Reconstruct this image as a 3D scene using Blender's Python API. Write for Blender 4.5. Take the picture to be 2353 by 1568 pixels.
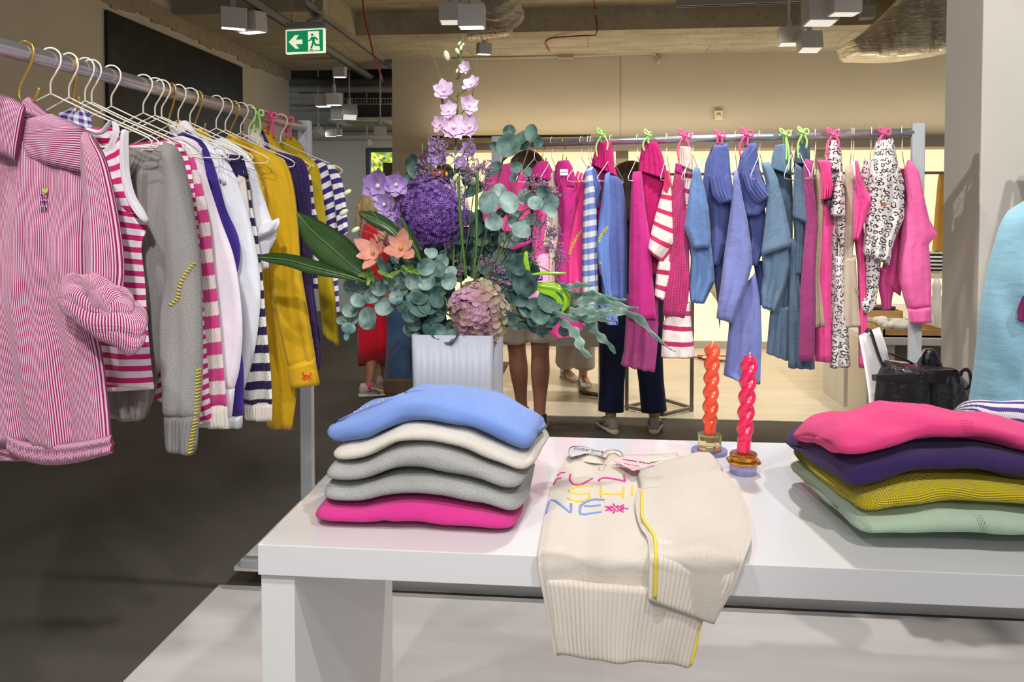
import bpy, math, random
from mathutils import Vector, Matrix, noise
random.seed(7)
for o in list(bpy.data.objects): bpy.data.objects.remove(o)
PI=math.pi; SC=bpy.context.scene; COL=SC.collection
# ---------------------------------------------------------------- camera, world, lights, exposure
F=1830.0; PY0=547.5; PITCH=math.radians(1.8); YAW=math.radians(5.42); CH=1.4
cd=bpy.data.cameras.new('camera'); cam=bpy.data.objects.new('camera',cd); COL.objects.link(cam)
cd.sensor_width=36; cd.lens=36*F/2353; cd.shift_y=-(784-PY0)/2353; cd.clip_start=.05; cd.clip_end=100
cam.location=(0,0,CH); cam.rotation_euler=(PI/2-PITCH,0,YAW); SC.camera=cam
SC.view_settings.view_transform='Standard'; SC.view_settings.look='None'; SC.view_settings.gamma=1
SC.view_settings.use_curve_mapping=False; SC.view_settings.exposure=0.0
w=bpy.data.worlds.new('world'); SC.world=w; w.use_nodes=True
w.node_tree.nodes['Background'].inputs[0].default_value=(.93,.95,1,1); w.node_tree.nodes['Background'].inputs[1].default_value=.5
def lamp(kind,loc,to,power,col=(1,.96,.9),size=.3,angle=70,blend=.5):
    l=bpy.data.lights.new(kind.lower()+'_light',kind); l.energy=power; l.color=col
    if kind=='AREA': l.shape='DISK'; l.size=size
    elif kind=='SPOT': l.shadow_soft_size=size; l.spot_size=math.radians(angle); l.spot_blend=blend
    else: l.shadow_soft_size=size
    o=bpy.data.objects.new(kind.lower()+'_light',l); COL.objects.link(o); o.location=loc
    o.rotation_euler=(Vector(to)-Vector(loc)).to_track_quat('-Z','Y').to_euler(); return o
# track spots above the sales floor, heads unseen; the column's two are added
lamp('SPOT',(.95,.2,2.95),(.4,1.75,.8),108,(1,.97,.95),.035,64)
lamp('SPOT',(-.15,-.6,2.95),(-1.0,1.9,1.2),175,(1,.96,.95),.06,62)
lamp('SPOT',(-.9,.3,2.95),(-.2,1.9,.9),65,(1,.97,.95),.05,60)
lamp('SPOT',(1.9,1.1,2.95),(.9,3.3,1.2),105,(1,.95,.9),.04,62)
lamp('SPOT',(.2,1.0,2.95),(.2,3.5,1.3),60,(1,.95,.9),.06,62)
lamp('SPOT',(-2.3,4.6,2.9),(-.4,6.2,0),70,(1,.95,.88),.05,80)
lamp('SPOT',(.8,5.2,2.9),(.7,7.6,0),170,(1,.9,.74),.1,95)
lamp('SPOT',(2.4,5.0,2.9),(2.4,7.0,0),110,(1,.9,.74),.1,90)
lamp('SPOT',(-1.5,1.9,2.95),(1.6,3.4,1.4),105,(1,.95,.93),.03,40)  # added spot, brightens the left face of the column
lamp('SPOT',(.7,-2.1,2.95),(.35,1.7,.95),95,(1,.97,.95),.06,36)
lamp('SPOT',(1.3,.7,2.95),(1.95,3.28,1.7),75,(1,.97,.92),.05,50)  # added spot, brightens the front face of the column
lamp('SPOT',(.5,2.75,2.95),(.3,2.6,0),160,(1,.96,.92),.06,85)
lamp('SPOT',(-2.2,1.0,2.95),(-1.9,2.6,0),60,(1,.96,.92),.08,80)
lamp('AREA',(-2.0,11.3,2.2),(-2.0,11.0,0),40,(1,.97,.9),1.0)
# ---------------------------------------------------------------- picture geometry
RM=cam.rotation_euler.to_matrix(); C0=Vector((0,0,CH))
def ray(x,y): return RM@Vector(((x-1176.5)/F,(PY0-y)/F,-1))
def Pd(x,y,d): return C0+ray(x,y)*d
def Gz(x,y,z): r=ray(x,y); return C0+r*((z-CH)/r.z)
def Wy(x,y,Y): r=ray(x,y); return C0+r*(Y/r.y)
def Wx(x,y,X): r=ray(x,y); return C0+r*(X/r.x)
R1a,R1b=Vector((-1.089,1.396,1.71)),Vector((-1.025,2.779,1.71))
def Y1(px):
    r=ray(px,300); k=(R1b.x-R1a.x)/(R1b.y-R1a.y); s=(R1a.x-k*R1a.y)/(r.x-k*r.y); return s*r.y
R2a,R2b=Vector((-.39,3.561,1.71)),Vector((1.217,3.209,1.71))
R2d=(R2b-R2a).normalized(); R2n=Vector((R2d.y,-R2d.x,0))
def proj2(off=0):
    o=R2a+R2n*off
    def f(x,y,e=0):
        r=ray(x,y); return C0+r*((o+R2n*e-C0).dot(R2n)/r.dot(R2n))
    return f
def projY(Y): return lambda x,y,e=0: Wy(x,y,Y-e)
def projD(d): return lambda x,y,e=0: Pd(x,y,d-e)
# ---------------------------------------------------------------- mesh helpers
def crom(pts,n,lin=False):
    P=[Vector(p) for p in pts]
    if len(P)==1: return [P[0].copy() for _ in range(n)]
    ds=[0]
    for a,b in zip(P,P[1:]): ds.append(ds[-1]+max((b-a).length,1e-6))
    out=[]
    for i in range(n):
        s=ds[-1]*i/(n-1); k=0
        while k<len(P)-2 and s>ds[k+1]: k+=1
        t=(s-ds[k])/(ds[k+1]-ds[k]); a,b=P[k],P[k+1]
        if lin: out.append(a.lerp(b,t)); continue
        L=ds[k+1]-ds[k]
        m0=(b-P[k-1])/(ds[k+1]-ds[k-1])*L if k>0 else b-a
        m1=(P[k+2]-a)/(ds[k+2]-ds[k])*L if k<len(P)-2 else b-a
        out.append((2*t**3-3*t*t+1)*a+(t**3-2*t*t+t)*m0+(-2*t**3+3*t*t)*b+(t**3-t*t)*m1)
    return out
class MB:
    def __init__(s): s.v=[];s.f=[];s.uv=[];s.mi=[];s.k=0
    def add(s,vs,fs,uvs=None,m=0):
        n=len(s.v); s.v+=[tuple(v) for v in vs]; s.uv+=(uvs or [(v[0],v[2]) for v in vs])
        s.f+=[tuple(i+n for i in f) for f in fs]; s.mi+=[m]*len(fs); return s
    def box(s,c,d,M=None,m=0,taper=1):
        c=Vector(c); x,y,z=[q/2 for q in d]; vs=[]
        for k in (-1,1):
            t=taper if k<0 else 1
            for a,b in ((-1,-1),(1,-1),(1,1),(-1,1)):
                p=Vector((a*x*t,b*y*t,k*z)); vs.append((M@p if M else p)+c)
        return s.add(vs,[(3,2,1,0),(4,5,6,7),(0,1,5,4),(1,2,6,5),(2,3,7,6),(3,0,4,7)],m=m)
    def boxb(s,a,b,m=0):
        a,b=Vector(a),Vector(b); return s.box((a+b)/2,[abs(q) for q in (b-a)],m=m)
    def tube(s,pts,r,seg=8,n=None,close=True,m=0,flat=1):
        P=crom(pts,n) if n else [Vector(p) for p in pts]; N=len(P)
        rs=[r]*N if not isinstance(r,(list,tuple)) else [r[min(int(i/(N-1)*(len(r)-1)),len(r)-2)]*(1-((i/(N-1)*(len(r)-1))-min(int(i/(N-1)*(len(r)-1)),len(r)-2)))+r[min(int(i/(N-1)*(len(r)-1)),len(r)-2)+1]*((i/(N-1)*(len(r)-1))-min(int(i/(N-1)*(len(r)-1)),len(r)-2)) for i in range(N)]
        T=[(P[min(i+1,N-1)]-P[max(i-1,0)]).normalized() for i in range(N)]
        a=Vector((0,0,1)) if abs(T[0].z)<.9 else Vector((0,1,0)); a=(a-T[0]*a.dot(T[0])).normalized()
        vs=[];uv=[];L=0
        for i in range(N):
            a=a-T[i]*a.dot(T[i]); a=a.normalized() if a.length>1e-6 else T[i].orthogonal().normalized(); b=T[i].cross(a)
            if i: L+=(P[i]-P[i-1]).length
            for j in range(seg):
                t=2*PI*j/seg; vs.append(P[i]+(a*math.cos(t)*flat+b*math.sin(t))*rs[i]); uv.append((j/seg*2*PI*rs[0],L))
        fs=[(i*seg+j,i*seg+(j+1)%seg,(i+1)*seg+(j+1)%seg,(i+1)*seg+j) for i in range(N-1) for j in range(seg)]
        if close: fs+=[tuple(range(seg))[::-1],tuple((N-1)*seg+j for j in range(seg))]
        return s.add(vs,fs,uv,m)
    def rings(s,rs,seg=24,M=None,wave=0,wn=9,m=0,cap=True):   # rs: (z,cx,cy,rx,ry)
        vs=[];uv=[]
        for i,(z,cx,cy,rx,ry) in enumerate(rs):
            for j in range(seg):
                t=2*PI*j/seg; k=1+wave*(i/(len(rs)-1))*math.sin(wn*t+i*.7)
                p=Vector((cx+rx*k*math.cos(t),cy+ry*k*math.sin(t),z)); vs.append(M@p if M else p); uv.append((t*rx,z))
        N=len(rs); fs=[(i*seg+j,i*seg+(j+1)%seg,(i+1)*seg+(j+1)%seg,(i+1)*seg+j) for i in range(N-1) for j in range(seg)]
        if cap: fs+=[tuple(range(seg))[::-1],tuple((N-1)*seg+j for j in range(seg))]
        return s.add(vs,fs,uv,m)
    def ball(s,c,r,seg=12,m=0,M=None):
        c=Vector(c); r=Vector(r) if hasattr(r,'__len__') else Vector((r,r,r)); vs=[];n=seg//2
        for i in range(n+1):
            a=PI*i/n
            for j in range(seg):
                b=2*PI*j/seg; p=Vector((r.x*math.sin(a)*math.cos(b),r.y*math.sin(a)*math.sin(b),r.z*math.cos(a))); vs.append((M@p if M else p)+c)
        return s.add(vs,[(i*seg+j,(i+1)*seg+j,(i+1)*seg+(j+1)%seg,i*seg+(j+1)%seg) for i in range(n) for j in range(seg)],m=m)
    def poly(s,pts,off,m=0):
        n=len(pts); P=[Vector(p) for p in pts]; off=Vector(off)
        return s.add(P+[p+off for p in P],[tuple(range(n)),tuple(range(2*n-1,n-1,-1))]+[(i,(i+1)%n,n+(i+1)%n,n+i)[::-1] for i in range(n)],m=m)
    def ribbon(s,L,R,proj,t=.01,n=30,m=12,fold=(0,0,0),p=2.4,wr=.0,lin=False,off=0,taper=(1,1),back=1,mt=0):
        A=crom([tuple(q)+(0,)*(3-len(q)) for q in L],n,lin); B=crom([tuple(q)+(0,)*(3-len(q)) for q in R],n,lin)
        PA=[proj(a.x,a.y,a.z+off) for a in A]; PB=[proj(b.x,b.y,b.z+off) for b in B]
        W=sum((a-b).length for a,b in zip(PA,PB))/n; vl=0; fr=[];bk=[];uf=[]
        amp,fq,sd=fold
        for i in range(n):
            a,b=PA[i],PB[i]; mid=(a+b)/2
            if i: vl+=(mid-(PA[i-1]+PB[i-1])/2).length
            al=(PA[min(i+1,n-1)]+PB[min(i+1,n-1)])-(PA[max(i-1,0)]+PB[max(i-1,0)]); ac=b-a
            if ac.length<1e-5: ac=PB[min(i+1,n-1)]-PA[min(i+1,n-1)]+PB[max(i-1,0)]-PA[max(i-1,0)]
            N=ac.cross(al); N=N.normalized() if N.length>1e-9 else Vector((0,-1,0))
            if N.dot(C0-mid)<0: N=-N
            v=i/(n-1); tv=t*(taper[0]+(taper[1]-taper[0])*v); e=min(1,v/.06+.35)*min(1,(1-v)/.03+.5)
            for j in range(m+1):
                u=j/m; q=a.lerp(b,u); sh=max(0,1-abs(2*u-1)**p)**(1/p)
                fo=amp*(.25+.75*v)*math.sin(2*PI*fq*u+.8*math.sin(2.3*v+sd)+sd*5)*(.3+.7*sh)
                if amp: fo+=amp*.45*(.2+.8*v)*math.sin(2*PI*fq*2.3*u+1.7*sd+v*2)*sh
                if wr: fo+=wr*noise.noise(Vector((q.x*17+sd*7,q.z*4.5+q.x*5,q.y*5+sd)))*sh*2
                fr.append(q+N*(tv*sh*e+fo)); bk.append(q-N*(tv*sh*e*back)+N*(fo if back<1 or t<.02 else 0)); uf.append(((u-.5)*W,-vl))
        k=m+1; nf=n*k; fs=[]
        for i in range(n-1):
            for j in range(m):
                q=i*k+j; fs.append((q,q+k,q+k+1,q+1)); fs.append((nf+q,nf+q+1,nf+q+k+1,nf+q+k))
            for c in (0,m):
                q=i*k+c; fs.append((q,nf+q,nf+q+k,q+k) if c else (q,q+k,nf+q+k,nf+q))
        for r in (0,n-1):
            for j in range(m):
                q=r*k+j; fs.append((q,q+1,nf+q+1,nf+q) if r==0 else (q,nf+q,nf+q+1,q+1))
        return s.add(fr+bk,fs,uf+uf,mt)
    def build(s,name,mats,parent=None,smooth=True,bevel=0,sub=0,**kw):
        me=bpy.data.meshes.new(name); me.from_pydata(s.v,[],s.f)
        if not isinstance(mats,(list,tuple)): mats=[mats]
        for q in mats: me.materials.append(q)
        for pl,mi in zip(me.polygons,s.mi): pl.use_smooth=smooth; pl.material_index=mi
        ul=me.uv_layers.new(name='uv'); d=[0.0]*(2*len(me.loops))
        for i,lp in enumerate(me.loops): u=s.uv[lp.vertex_index]; d[2*i]=u[0]; d[2*i+1]=u[1]
        ul.data.foreach_set('uv',d); me.validate(); me.update()
        o=bpy.data.objects.new(name,me); COL.objects.link(o)
        if parent is not None: o.parent=parent; o.matrix_parent_inverse=parent.matrix_basis.inverted()
        if bevel: b=o.modifiers.new('b','BEVEL'); b.width=bevel; b.segments=2; b.limit_method='ANGLE'
        if sub: b=o.modifiers.new('s','SUBSURF'); b.levels=sub; b.render_levels=sub
        if kw: tag(o,**kw)
        return o
def tag(o,label=None,cat=None,group=None,kind=None):
    for k,v in (('label',label),('category',cat),('group',group),('kind',kind)):
        if v: o[k]=v
    return o
def thing(name,loc,label,cat,group=None):
    o=bpy.data.objects.new(name,None); COL.objects.link(o); o.location=Vector(loc); o.empty_display_size=.05
    return tag(o,label,cat,group)
def rotz(a): return Matrix.Rotation(a,3,'Z')
# ---------------------------------------------------------------- materials
def lin(c):
    if isinstance(c,str): c=[int(c[i:i+2],16)/255 for i in (0,2,4)]
    return tuple((x/12.92 if x<=.04045 else ((x+.055)/1.055)**2.4) for x in c)+(1,)
class NT:
    def __init__(s,name):
        s.m=bpy.data.materials.new(name); s.m.use_nodes=True; s.t=s.m.node_tree; s.b=s.t.nodes['Principled BSDF']
        s.uvn=None
    def n(s,k,**kw):
        q=s.t.nodes.new(k)
        for a,b in kw.items(): setattr(q,a,b)
        return q
    def put(s,i,v):
        if hasattr(v,'is_linked') or isinstance(v,bpy.types.NodeSocket): s.t.links.new(v,i)
        else: i.default_value=v
    def math(s,op,a,b=0.0,c=0.0):
        q=s.n('ShaderNodeMath',operation=op); s.put(q.inputs[0],a); s.put(q.inputs[1],b); s.put(q.inputs[2],c); return q.outputs[0]
    def uv(s,obj=False):
        t=s.n('ShaderNodeTexCoord').outputs['Object' if obj else 'UV']; return t
    def sep(s,v): q=s.n('ShaderNodeSeparateXYZ'); s.put(q.inputs[0],v); return q.outputs
    def noise(s,v,sc,det=3,rough=.5,scale=None):
        if scale:
            mp=s.n('ShaderNodeMapping'); s.put(mp.inputs[0],v); mp.inputs['Scale'].default_value=scale; v=mp.outputs[0]
        q=s.n('ShaderNodeTexNoise'); s.put(q.inputs['Vector'],v); q.inputs['Scale'].default_value=sc; q.inputs['Detail'].default_value=det; q.inputs['Roughness'].default_value=rough; return q.outputs['Fac']
    def mix(s,f,a,b):
        q=s.n('ShaderNodeMix',data_type='RGBA'); s.put(q.inputs[0],f); s.put(q.inputs[6],a); s.put(q.inputs[7],b); return q.outputs[2]
    def ramp(s,f,a,b): q=s.n('ShaderNodeMapRange'); s.put(q.inputs[0],f); q.inputs[1].default_value=a; q.inputs[2].default_value=b; return q.outputs[0]
    def bump(s,h,dist=.001,st=1.0,prev=None):
        q=s.n('ShaderNodeBump'); q.inputs['Distance'].default_value=dist; q.inputs['Strength'].default_value=st; s.put(q.inputs['Height'],h)
        if prev: s.t.links.new(prev,q.inputs['Normal'])
        s.t.links.new(q.outputs[0],s.b.inputs['Normal']); return q.outputs[0]
    def set(s,**kw):
        for k,v in kw.items(): s.put(s.b.inputs[{'col':'Base Color','rough':'Roughness','metal':'Metallic','trans':'Transmission Weight','ior':'IOR','alpha':'Alpha','coat':'Coat Weight','sheen':'Sheen Weight','spec':'Specular IOR Level','emit':'Emission Color','es':'Emission Strength','sss':'Subsurface Weight'}[k]],v)
        return s.m
def plain(name,c,rough=.5,metal=0,var=.0,vs=6,bump=0,bs=200,**kw):
    q=NT(name); c=lin(c); col=c
    if var:
        f=q.noise(q.uv(True),vs,4); col=q.mix(q.ramp(f,.3,.7),tuple(x*(1-var) for x in c[:3])+(1,),tuple(min(1,x*(1+var)) for x in c[:3])+(1,))
    if bump: q.bump(q.noise(q.uv(True),bs,3),bump)
    return q.set(col=col,rough=rough,metal=metal,**kw)
def cloth(name,c,kind='weave',c2=None,per=.01,duty=.5,axis='v',phase=0,var=.08,rough=.9,sheen=.15,mel=0,pat=None):
    q=NT(name); uv=q.uv(); S=q.sep(uv); u,v=S[0],S[1]; c=lin(c); col=c
    ns=q.noise(q.uv(True),7,3)
    sin=lambda x,p: q.math('SINE',q.math('MULTIPLY',x,2*PI/p))
    col=q.mix(q.ramp(ns,.3,.7),tuple(x*(1-var) for x in c[:3])+(1,),tuple(min(1,x*(1+var)) for x in c[:3])+(1,))
    if mel: col=q.mix(q.math('MULTIPLY',q.ramp(q.noise(uv,350,4,.7),.35,.65),mel),col,tuple(x*.35 for x in c[:3])+(1,))
    if pat=='stripe':
        a=v if axis=='v' else u
        wob=q.math('MULTIPLY',q.noise(uv,60,1),per*.05) if kind!='knit' else q.math('MULTIPLY',q.math('PINGPONG',u,.0025),.9)
        f=q.math('FRACT',q.math('DIVIDE',q.math('ADD',q.math('ADD',a,wob),10+phase),per)); f=q.math('LESS_THAN',f,duty)
        col=q.mix(f,col,lin(c2))
    if pat=='check':
        f1=q.math('LESS_THAN',q.math('FRACT',q.math('DIVIDE',q.math('ADD',u,10),per)),.5); f2=q.math('LESS_THAN',q.math('FRACT',q.math('DIVIDE',q.math('ADD',v,10),per)),.5)
        col=q.mix(q.math('MULTIPLY',q.math('ADD',f1,f2),.5),col,lin(c2))
    if pat in('holes','dots'):
        h=q.math('MULTIPLY',sin(q.math('ADD',u,v),per),sin(q.math('SUBTRACT',u,v),per)); f=q.math('GREATER_THAN',h,duty)
        col=q.mix(f,col,lin(c2))
    if pat=='leopard':
        mp=q.n('ShaderNodeVectorMath',operation='ADD'); q.put(mp.inputs[0],uv)
        nn=q.n('ShaderNodeTexNoise'); q.put(nn.inputs['Vector'],uv); nn.inputs['Scale'].default_value=60
        sc=q.n('ShaderNodeVectorMath',operation='SCALE'); q.t.links.new(nn.outputs['Color'],sc.inputs[0]); sc.inputs['Scale'].default_value=.012; q.t.links.new(sc.outputs[0],mp.inputs[1])
        vo=q.n('ShaderNodeTexVoronoi'); vo.voronoi_dimensions='2D'; q.t.links.new(mp.outputs[0],vo.inputs['Vector']); vo.inputs['Scale'].default_value=1/per; vo.inputs['Randomness'].default_value=.75
        d=vo.outputs['Distance']; ring=q.math('MULTIPLY',q.math('GREATER_THAN',d,.2),q.math('LESS_THAN',d,.4))
        gap=q.math('GREATER_THAN',q.noise(uv,85,1),.44); col=q.mix(q.math('MULTIPLY',ring,gap),col,lin(c2))
    if kind=='knit': h=q.math('MULTIPLY',q.math('ABSOLUTE',sin(u,.005)),q.math('ADD',q.math('MULTIPLY',sin(q.math('ADD',v,q.math('PINGPONG',u,.0025)),.0038),.4),.8)); d=.0012
    elif kind=='fine': h=q.math('ADD',q.math('MULTIPLY',q.math('ABSOLUTE',sin(q.math('ADD',u,q.math('MULTIPLY',q.noise(uv,40,2),.002)),.0038)),.45),q.math('MULTIPLY',q.noise(uv,300,4,.75),2.2)); d=.0009
    elif kind=='rib': h=q.math('ABSOLUTE',sin(u,.016)); d=.0016
    elif kind=='waffle': h=q.math('MULTIPLY',sin(q.math('ADD',u,v),.009),sin(q.math('SUBTRACT',u,v),.009)); d=.0022
    elif kind=='fleece': h=q.noise(uv,420,4,.7); d=.0008
    else: h=q.math('ADD',q.noise(uv,25,4),q.math('MULTIPLY',q.noise(uv,900,2),.03)); d=.004
    if kind in('knit','fine','rib'): h=q.math('ADD',h,q.math('MULTIPLY',q.noise(uv,500,3,.8),.5))
    q.bump(h,d)
    return q.set(col=col,rough=rough,sheen=sheen,spec=.25)
# ---------------------------------------------------------------- the setting
def concrete(name,a,b,planks=True):
    q=NT(name); o=q.uv(True); f=q.noise(o,3.0,6,.65,scale=(.8,1.7,1)); f2=q.noise(o,22,4,.7)
    col=q.mix(q.ramp(f,.3,.72),lin(a),lin(b)); col=q.mix(q.math('MULTIPLY',q.ramp(f2,.5,.8),.35),col,lin('4a4136'))
    if planks:
        br=q.n('ShaderNodeTexBrick'); mp=q.n('ShaderNodeMapping'); q.put(mp.inputs[0],o); q.t.links.new(mp.outputs[0],br.inputs['Vector'])
        br.inputs['Scale'].default_value=1; br.inputs['Brick Width'].default_value=2.4; br.inputs['Row Height'].default_value=.5; br.inputs['Mortar Size'].default_value=.006
        br.inputs['Color1'].default_value=br.inputs['Color2'].default_value=(1,1,1,1); br.inputs['Mortar'].default_value=(.25,.22,.2,1)
        mm=q.n('ShaderNodeMix',data_type='RGBA',blend_type='MULTIPLY'); mm.inputs[0].default_value=.45; q.put(mm.inputs[6],col); q.put(mm.inputs[7],br.outputs['Color']); col=mm.outputs[2]
    q.bump(q.noise(o,30,5,.7),.01); return q.set(col=col,rough=.95,spec=.2)
mConc=concrete('concrete_soffit','988e7a','b8ae97'); mConcD=concrete('concrete_dark','a09580','b5aa96',False); mConcL=concrete('concrete_grey','aca189','c2b69c')
mWallL=plain('wall_taupe','cbc1ad',.9,0,.03,3,.001,300); mWallB=plain('wall_cream','c6bba6',.9,0,.02,3,.001,300)
mWallC=plain('column_white','dedad0',.85,0,.02,4,.0015,160); mWhite=plain('white_paint','e6e6e4',.6)
def floor_dark():
    q=NT('dark_floor'); o=q.uv(True); col=q.mix(q.ramp(q.noise(o,1.3,4,.6),.3,.7),lin('4f4d4b'),lin('605c58')); col=q.mix(q.math('MULTIPLY',q.noise(o,9,5,.7,scale=(.4,1.5,1)),.4),col,lin('5a4f4c'))
    q.bump(q.noise(o,60,4),.001); return q.set(col=col,rough=.75,spec=.35)
def floor_white(name,a,b,rough=.45):
    q=NT(name); o=q.uv(True); col=q.mix(q.ramp(q.noise(o,2.2,5,.6,scale=(.5,2.4,1)),.35,.7),lin(a),lin(b)); q.bump(q.noise(o,14,4),.002); return q.set(col=col,rough=rough,spec=.4)
mFD=floor_dark(); mFW=floor_white('white_floor','cfcbc9','e2dfdd'); mFB=floor_white('pale_floor','d5cdbd','e4ddcf',.35)
def S(name,mb,mat,parent=None,bevel=0,**kw):
    o=mb.build(name,mat,parent,smooth=False,bevel=bevel)
    if parent is None: o['kind']='structure'
    if kw: tag(o,**kw)
    return o
S('floor',MB().boxb((-8,-3,-.2),(6,12,0)),mFD)
S('floor_pale_front',MB().boxb((-1.372,-1.0,-.001),(4,2.83,.006)),mFW)
S('floor_pale_back',MB().boxb((-.72,5.45,-.001),(5.5,8.42,.006)).boxb((-1.9,7.4,-.001),(-.72,8.42,.0055)),mFB)
S('wall_left',MB().boxb((-3.64,-1,0),(-3.44,8.97,3.26)),mWallL)
S('wall_back',MB().boxb((-2.09,8.42,2.05),(5.5,8.6,3.1)),mWallB)
S('wall_back_left',MB().boxb((-2.09,8.41,0),(-1.62,8.6,2.06)),mWallB)
S('wall_far',MB().boxb((-7,11,0),(-3.12,11.2,3.3)).boxb((-3.12,11,2.32),(-1.5,11.2,3.3)).boxb((-3.12,11,0),(-1.5,11.2,.9)).boxb((-2.2,11,.9),(-1.5,11.2,2.32)),plain('wall_white','d9dad4',.9))
S('wall_far_soffit',MB().boxb((-7,10.3,2.42),(-1.7,11,2.6)),plain('wall_white_soffit','b9b6ab',.9))
S('ceiling',MB().boxb((-3.64,-3,3.26),(6,7.5,3.4)),mConc)
S('ceiling_beam_left',MB().boxb((-3.5,6.4,3.05),(-2.15,9.0,3.27)),mConcL)
S('ceiling_beam_back',MB().boxb((-2.151,7.33,3.05),(5.5,8.9,3.27)),mConc)
S('ceiling_beam_face_left',MB().boxb((-3.44,6.36,3.045),(-2.15,6.4,3.26)),mConcD)
S('ceiling_beam_face_back',MB().boxb((-2.151,7.29,3.05),(5.5,7.33,3.26)),mConcD)
S('ceiling_far',MB().boxb((-7,9.0,3.3),(-1.5,11.2,3.5)),plain('dark_ceiling','35322e',.95))
# plaster lip along the top of the left wall
m=MB(); random.seed(3); n=90
for i in range(n):
    y0,y1=2+7*i/n,2+7*(i+1)/n; h=.13+.05*noise.noise(Vector((y0*2.1,0,0)))+.03*noise.noise(Vector((y0*9,3,0)))
    m.boxb((-3.452,y0,3.05-h),(-3.425,y1,3.07))
S('trim_1',m,plain('plaster_lip','a3957f',.95,0,.12,12,.004,60))
S('baseboard_left',MB().boxb((-3.44,-1,0),(-3.37,8.97,.1)),plain('baseboard_grey','a8a59c',.8,0,.1,8))
S('column_right',MB().boxb((1.531,3.285,0),(2.4,3.61,3.26)),mWallC,bevel=.004)
# low stage in front of the aisle
S('stage',MB().boxb((-1.21,2.86,0),(4,4.1,.075)).boxb((-1.30,2.80,.075),(4,4.1,.09)),plain('stage_grey','c9c9c6',.5))
# light wall of the niche
def emit(name,c,s): q=NT(name); return q.set(col=lin(c),emit=lin(c),es=s,rough=.6)
mNiche=emit('backlit_panel','ffe9bd',.93)
for x0,x1 in ((-1.62,.29),(.42,2.30),(2.42,4.3)):
    MB().boxb((x0,8.40,.06),(x1,8.5,2.04)).build('backlit_wall',mNiche,smooth=False,label={-1.62:'warm backlit wall panel behind the flowers and the dark haired person',.42:'warm backlit wall panel behind the middle of the back clothes rail',2.42:'warm backlit wall panel at the right behind the pink sweatshirt'}[x0],cat='light panel',group='backlit panels of the back wall')
S('trim_2',MB().boxb((-1.62,8.36,0),(4.3,8.45,.075)),plain('plinth_grey','c6c2ba',.6))
S('trim_3',MB().boxb((-1.62,8.10,2.045),(4.6,8.42,2.115)),plain('ledge_grey','a99e93',.7))
S('trim_4',MB().boxb((.29,8.37,.07),(.42,8.45,2.05)).boxb((2.30,8.37,.07),(2.42,8.45,2.05)),plain('mullion_grey','cbc1ac',.7))
l=lamp('AREA',(1.4,8.16,2.13),(1.4,8.40,3.1),24,(1,.88,.68),.1); l.data.shape='RECTANGLE'; l.data.size=6.0; l.data.size_y=.05
l.rotation_euler=(math.radians(180+12),0,0)
S('trim_5',MB().boxb((.335,8.416,2.115),(.341,8.43,3.05)),plain('seam','a89b84',.9))
# window of the far wall
win=S('window_1',MB().boxb((-3.12,11.02,.9),(-3.06,11.1,2.32)).boxb((-3.06,11.02,2.26),(-2.2,11.1,2.32)).boxb((-2.68,11.02,.9),(-2.6,11.1,2.26)).boxb((-3.06,11.02,.9),(-2.2,11.1,.96)),plain('frame_dark','4a5a56',.4))
gl=NT('window_glass').set(col=(1,1,1,1),trans=1.0,rough=0.0,ior=1.02)
S('glass',MB().boxb((-3.06,11.055,.96),(-2.68,11.06,2.26)).boxb((-2.6,11.055,.96),(-2.2,11.06,2.26)),gl,win)
tr=thing('tree',(-3.1,13.2,0),'sunlit green tree seen outside through the far window','tree')
MB().tube([(-3.1,13.4,0),(-3.0,13.4,1.2),(-3.1,13.4,2.2)],[.12,.09,.05],8,12).build('trunk',plain('bark','5b4a38',.9),tr)
m=MB(); random.seed(5)
for i in range(1500):
    c=Vector((random.uniform(-4.0,-2.2),random.uniform(12.6,13.8),random.uniform(.9,3.2))); a=Vector((random.uniform(-1,1),random.uniform(-.4,.4),random.uniform(-1,1))).normalized(); b=a.cross(Vector((0,1,.5))).normalized()
    m.add([c-a*.07,c+b*.035,c+a*.07,c-b*.035],[(0,1,2,3)])
mTree=NT('tree_leaves'); mTree=mTree.set(col=mTree.mix(mTree.ramp(mTree.noise(mTree.uv(True),5,3),.35,.65),lin('5f8a1c'),lin('d8e84a')),rough=.6)
m.build('foliage',mTree,tr,smooth=False)
lamp('SPOT',(-4.5,10.6+.8,4.2),(-3.0,13.2,2.0),1500,(1,1,.9),.2,90)
# dark painted board on the left wall
q=NT('black_board'); o_=q.uv(True); ff=q.noise(o_,5,8,.8,scale=(1,1,2.2)); cc=q.mix(q.ramp(ff,.5,.72),lin('0c0d0b'),lin('34372f'))
mBoard=q.set(col=cc,rough=.45)
bb=thing('wall_board',(-3.43,6.55,2.13),'large black scuffed board mounted high on the taupe left wall','board')
MB().boxb((-3.44,5.43,2.135),(-3.415,7.67,2.85)).build('panel',mBoard,bb,smooth=False,bevel=.002)
MB().boxb((-3.44,5.43,1.72),(-3.405,7.67,2.125)).build('lower_panel',mBoard,bb,smooth=False,bevel=.002)
# poster by the window
ps=thing('poster',(-2.55,10.2,0),'dark poster with an orange figure standing by the far window','poster')
p0,p1=Wy(880,374,10.2),Wy(935,520,10.2)
MB().boxb((p0.x,10.2,p1.z),(p1.x,10.24,p0.z)).build('board',plain('poster_dark','3a342f',.5),ps,smooth=False)
MB().poly([Wy(892,420,10.19),Wy(906,380,10.19),Wy(930,385,10.19),Wy(930,480,10.19),Wy(900,480,10.19)],(0,.008,0)).build('figure',plain('poster_orange','d98a55',.5),ps,smooth=False)
MB().boxb((-2.7,10.18,0),(-2.3,10.26,p1.z)).build('stand',plain('poster_stand','55504a',.5),ps,smooth=False)
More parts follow.
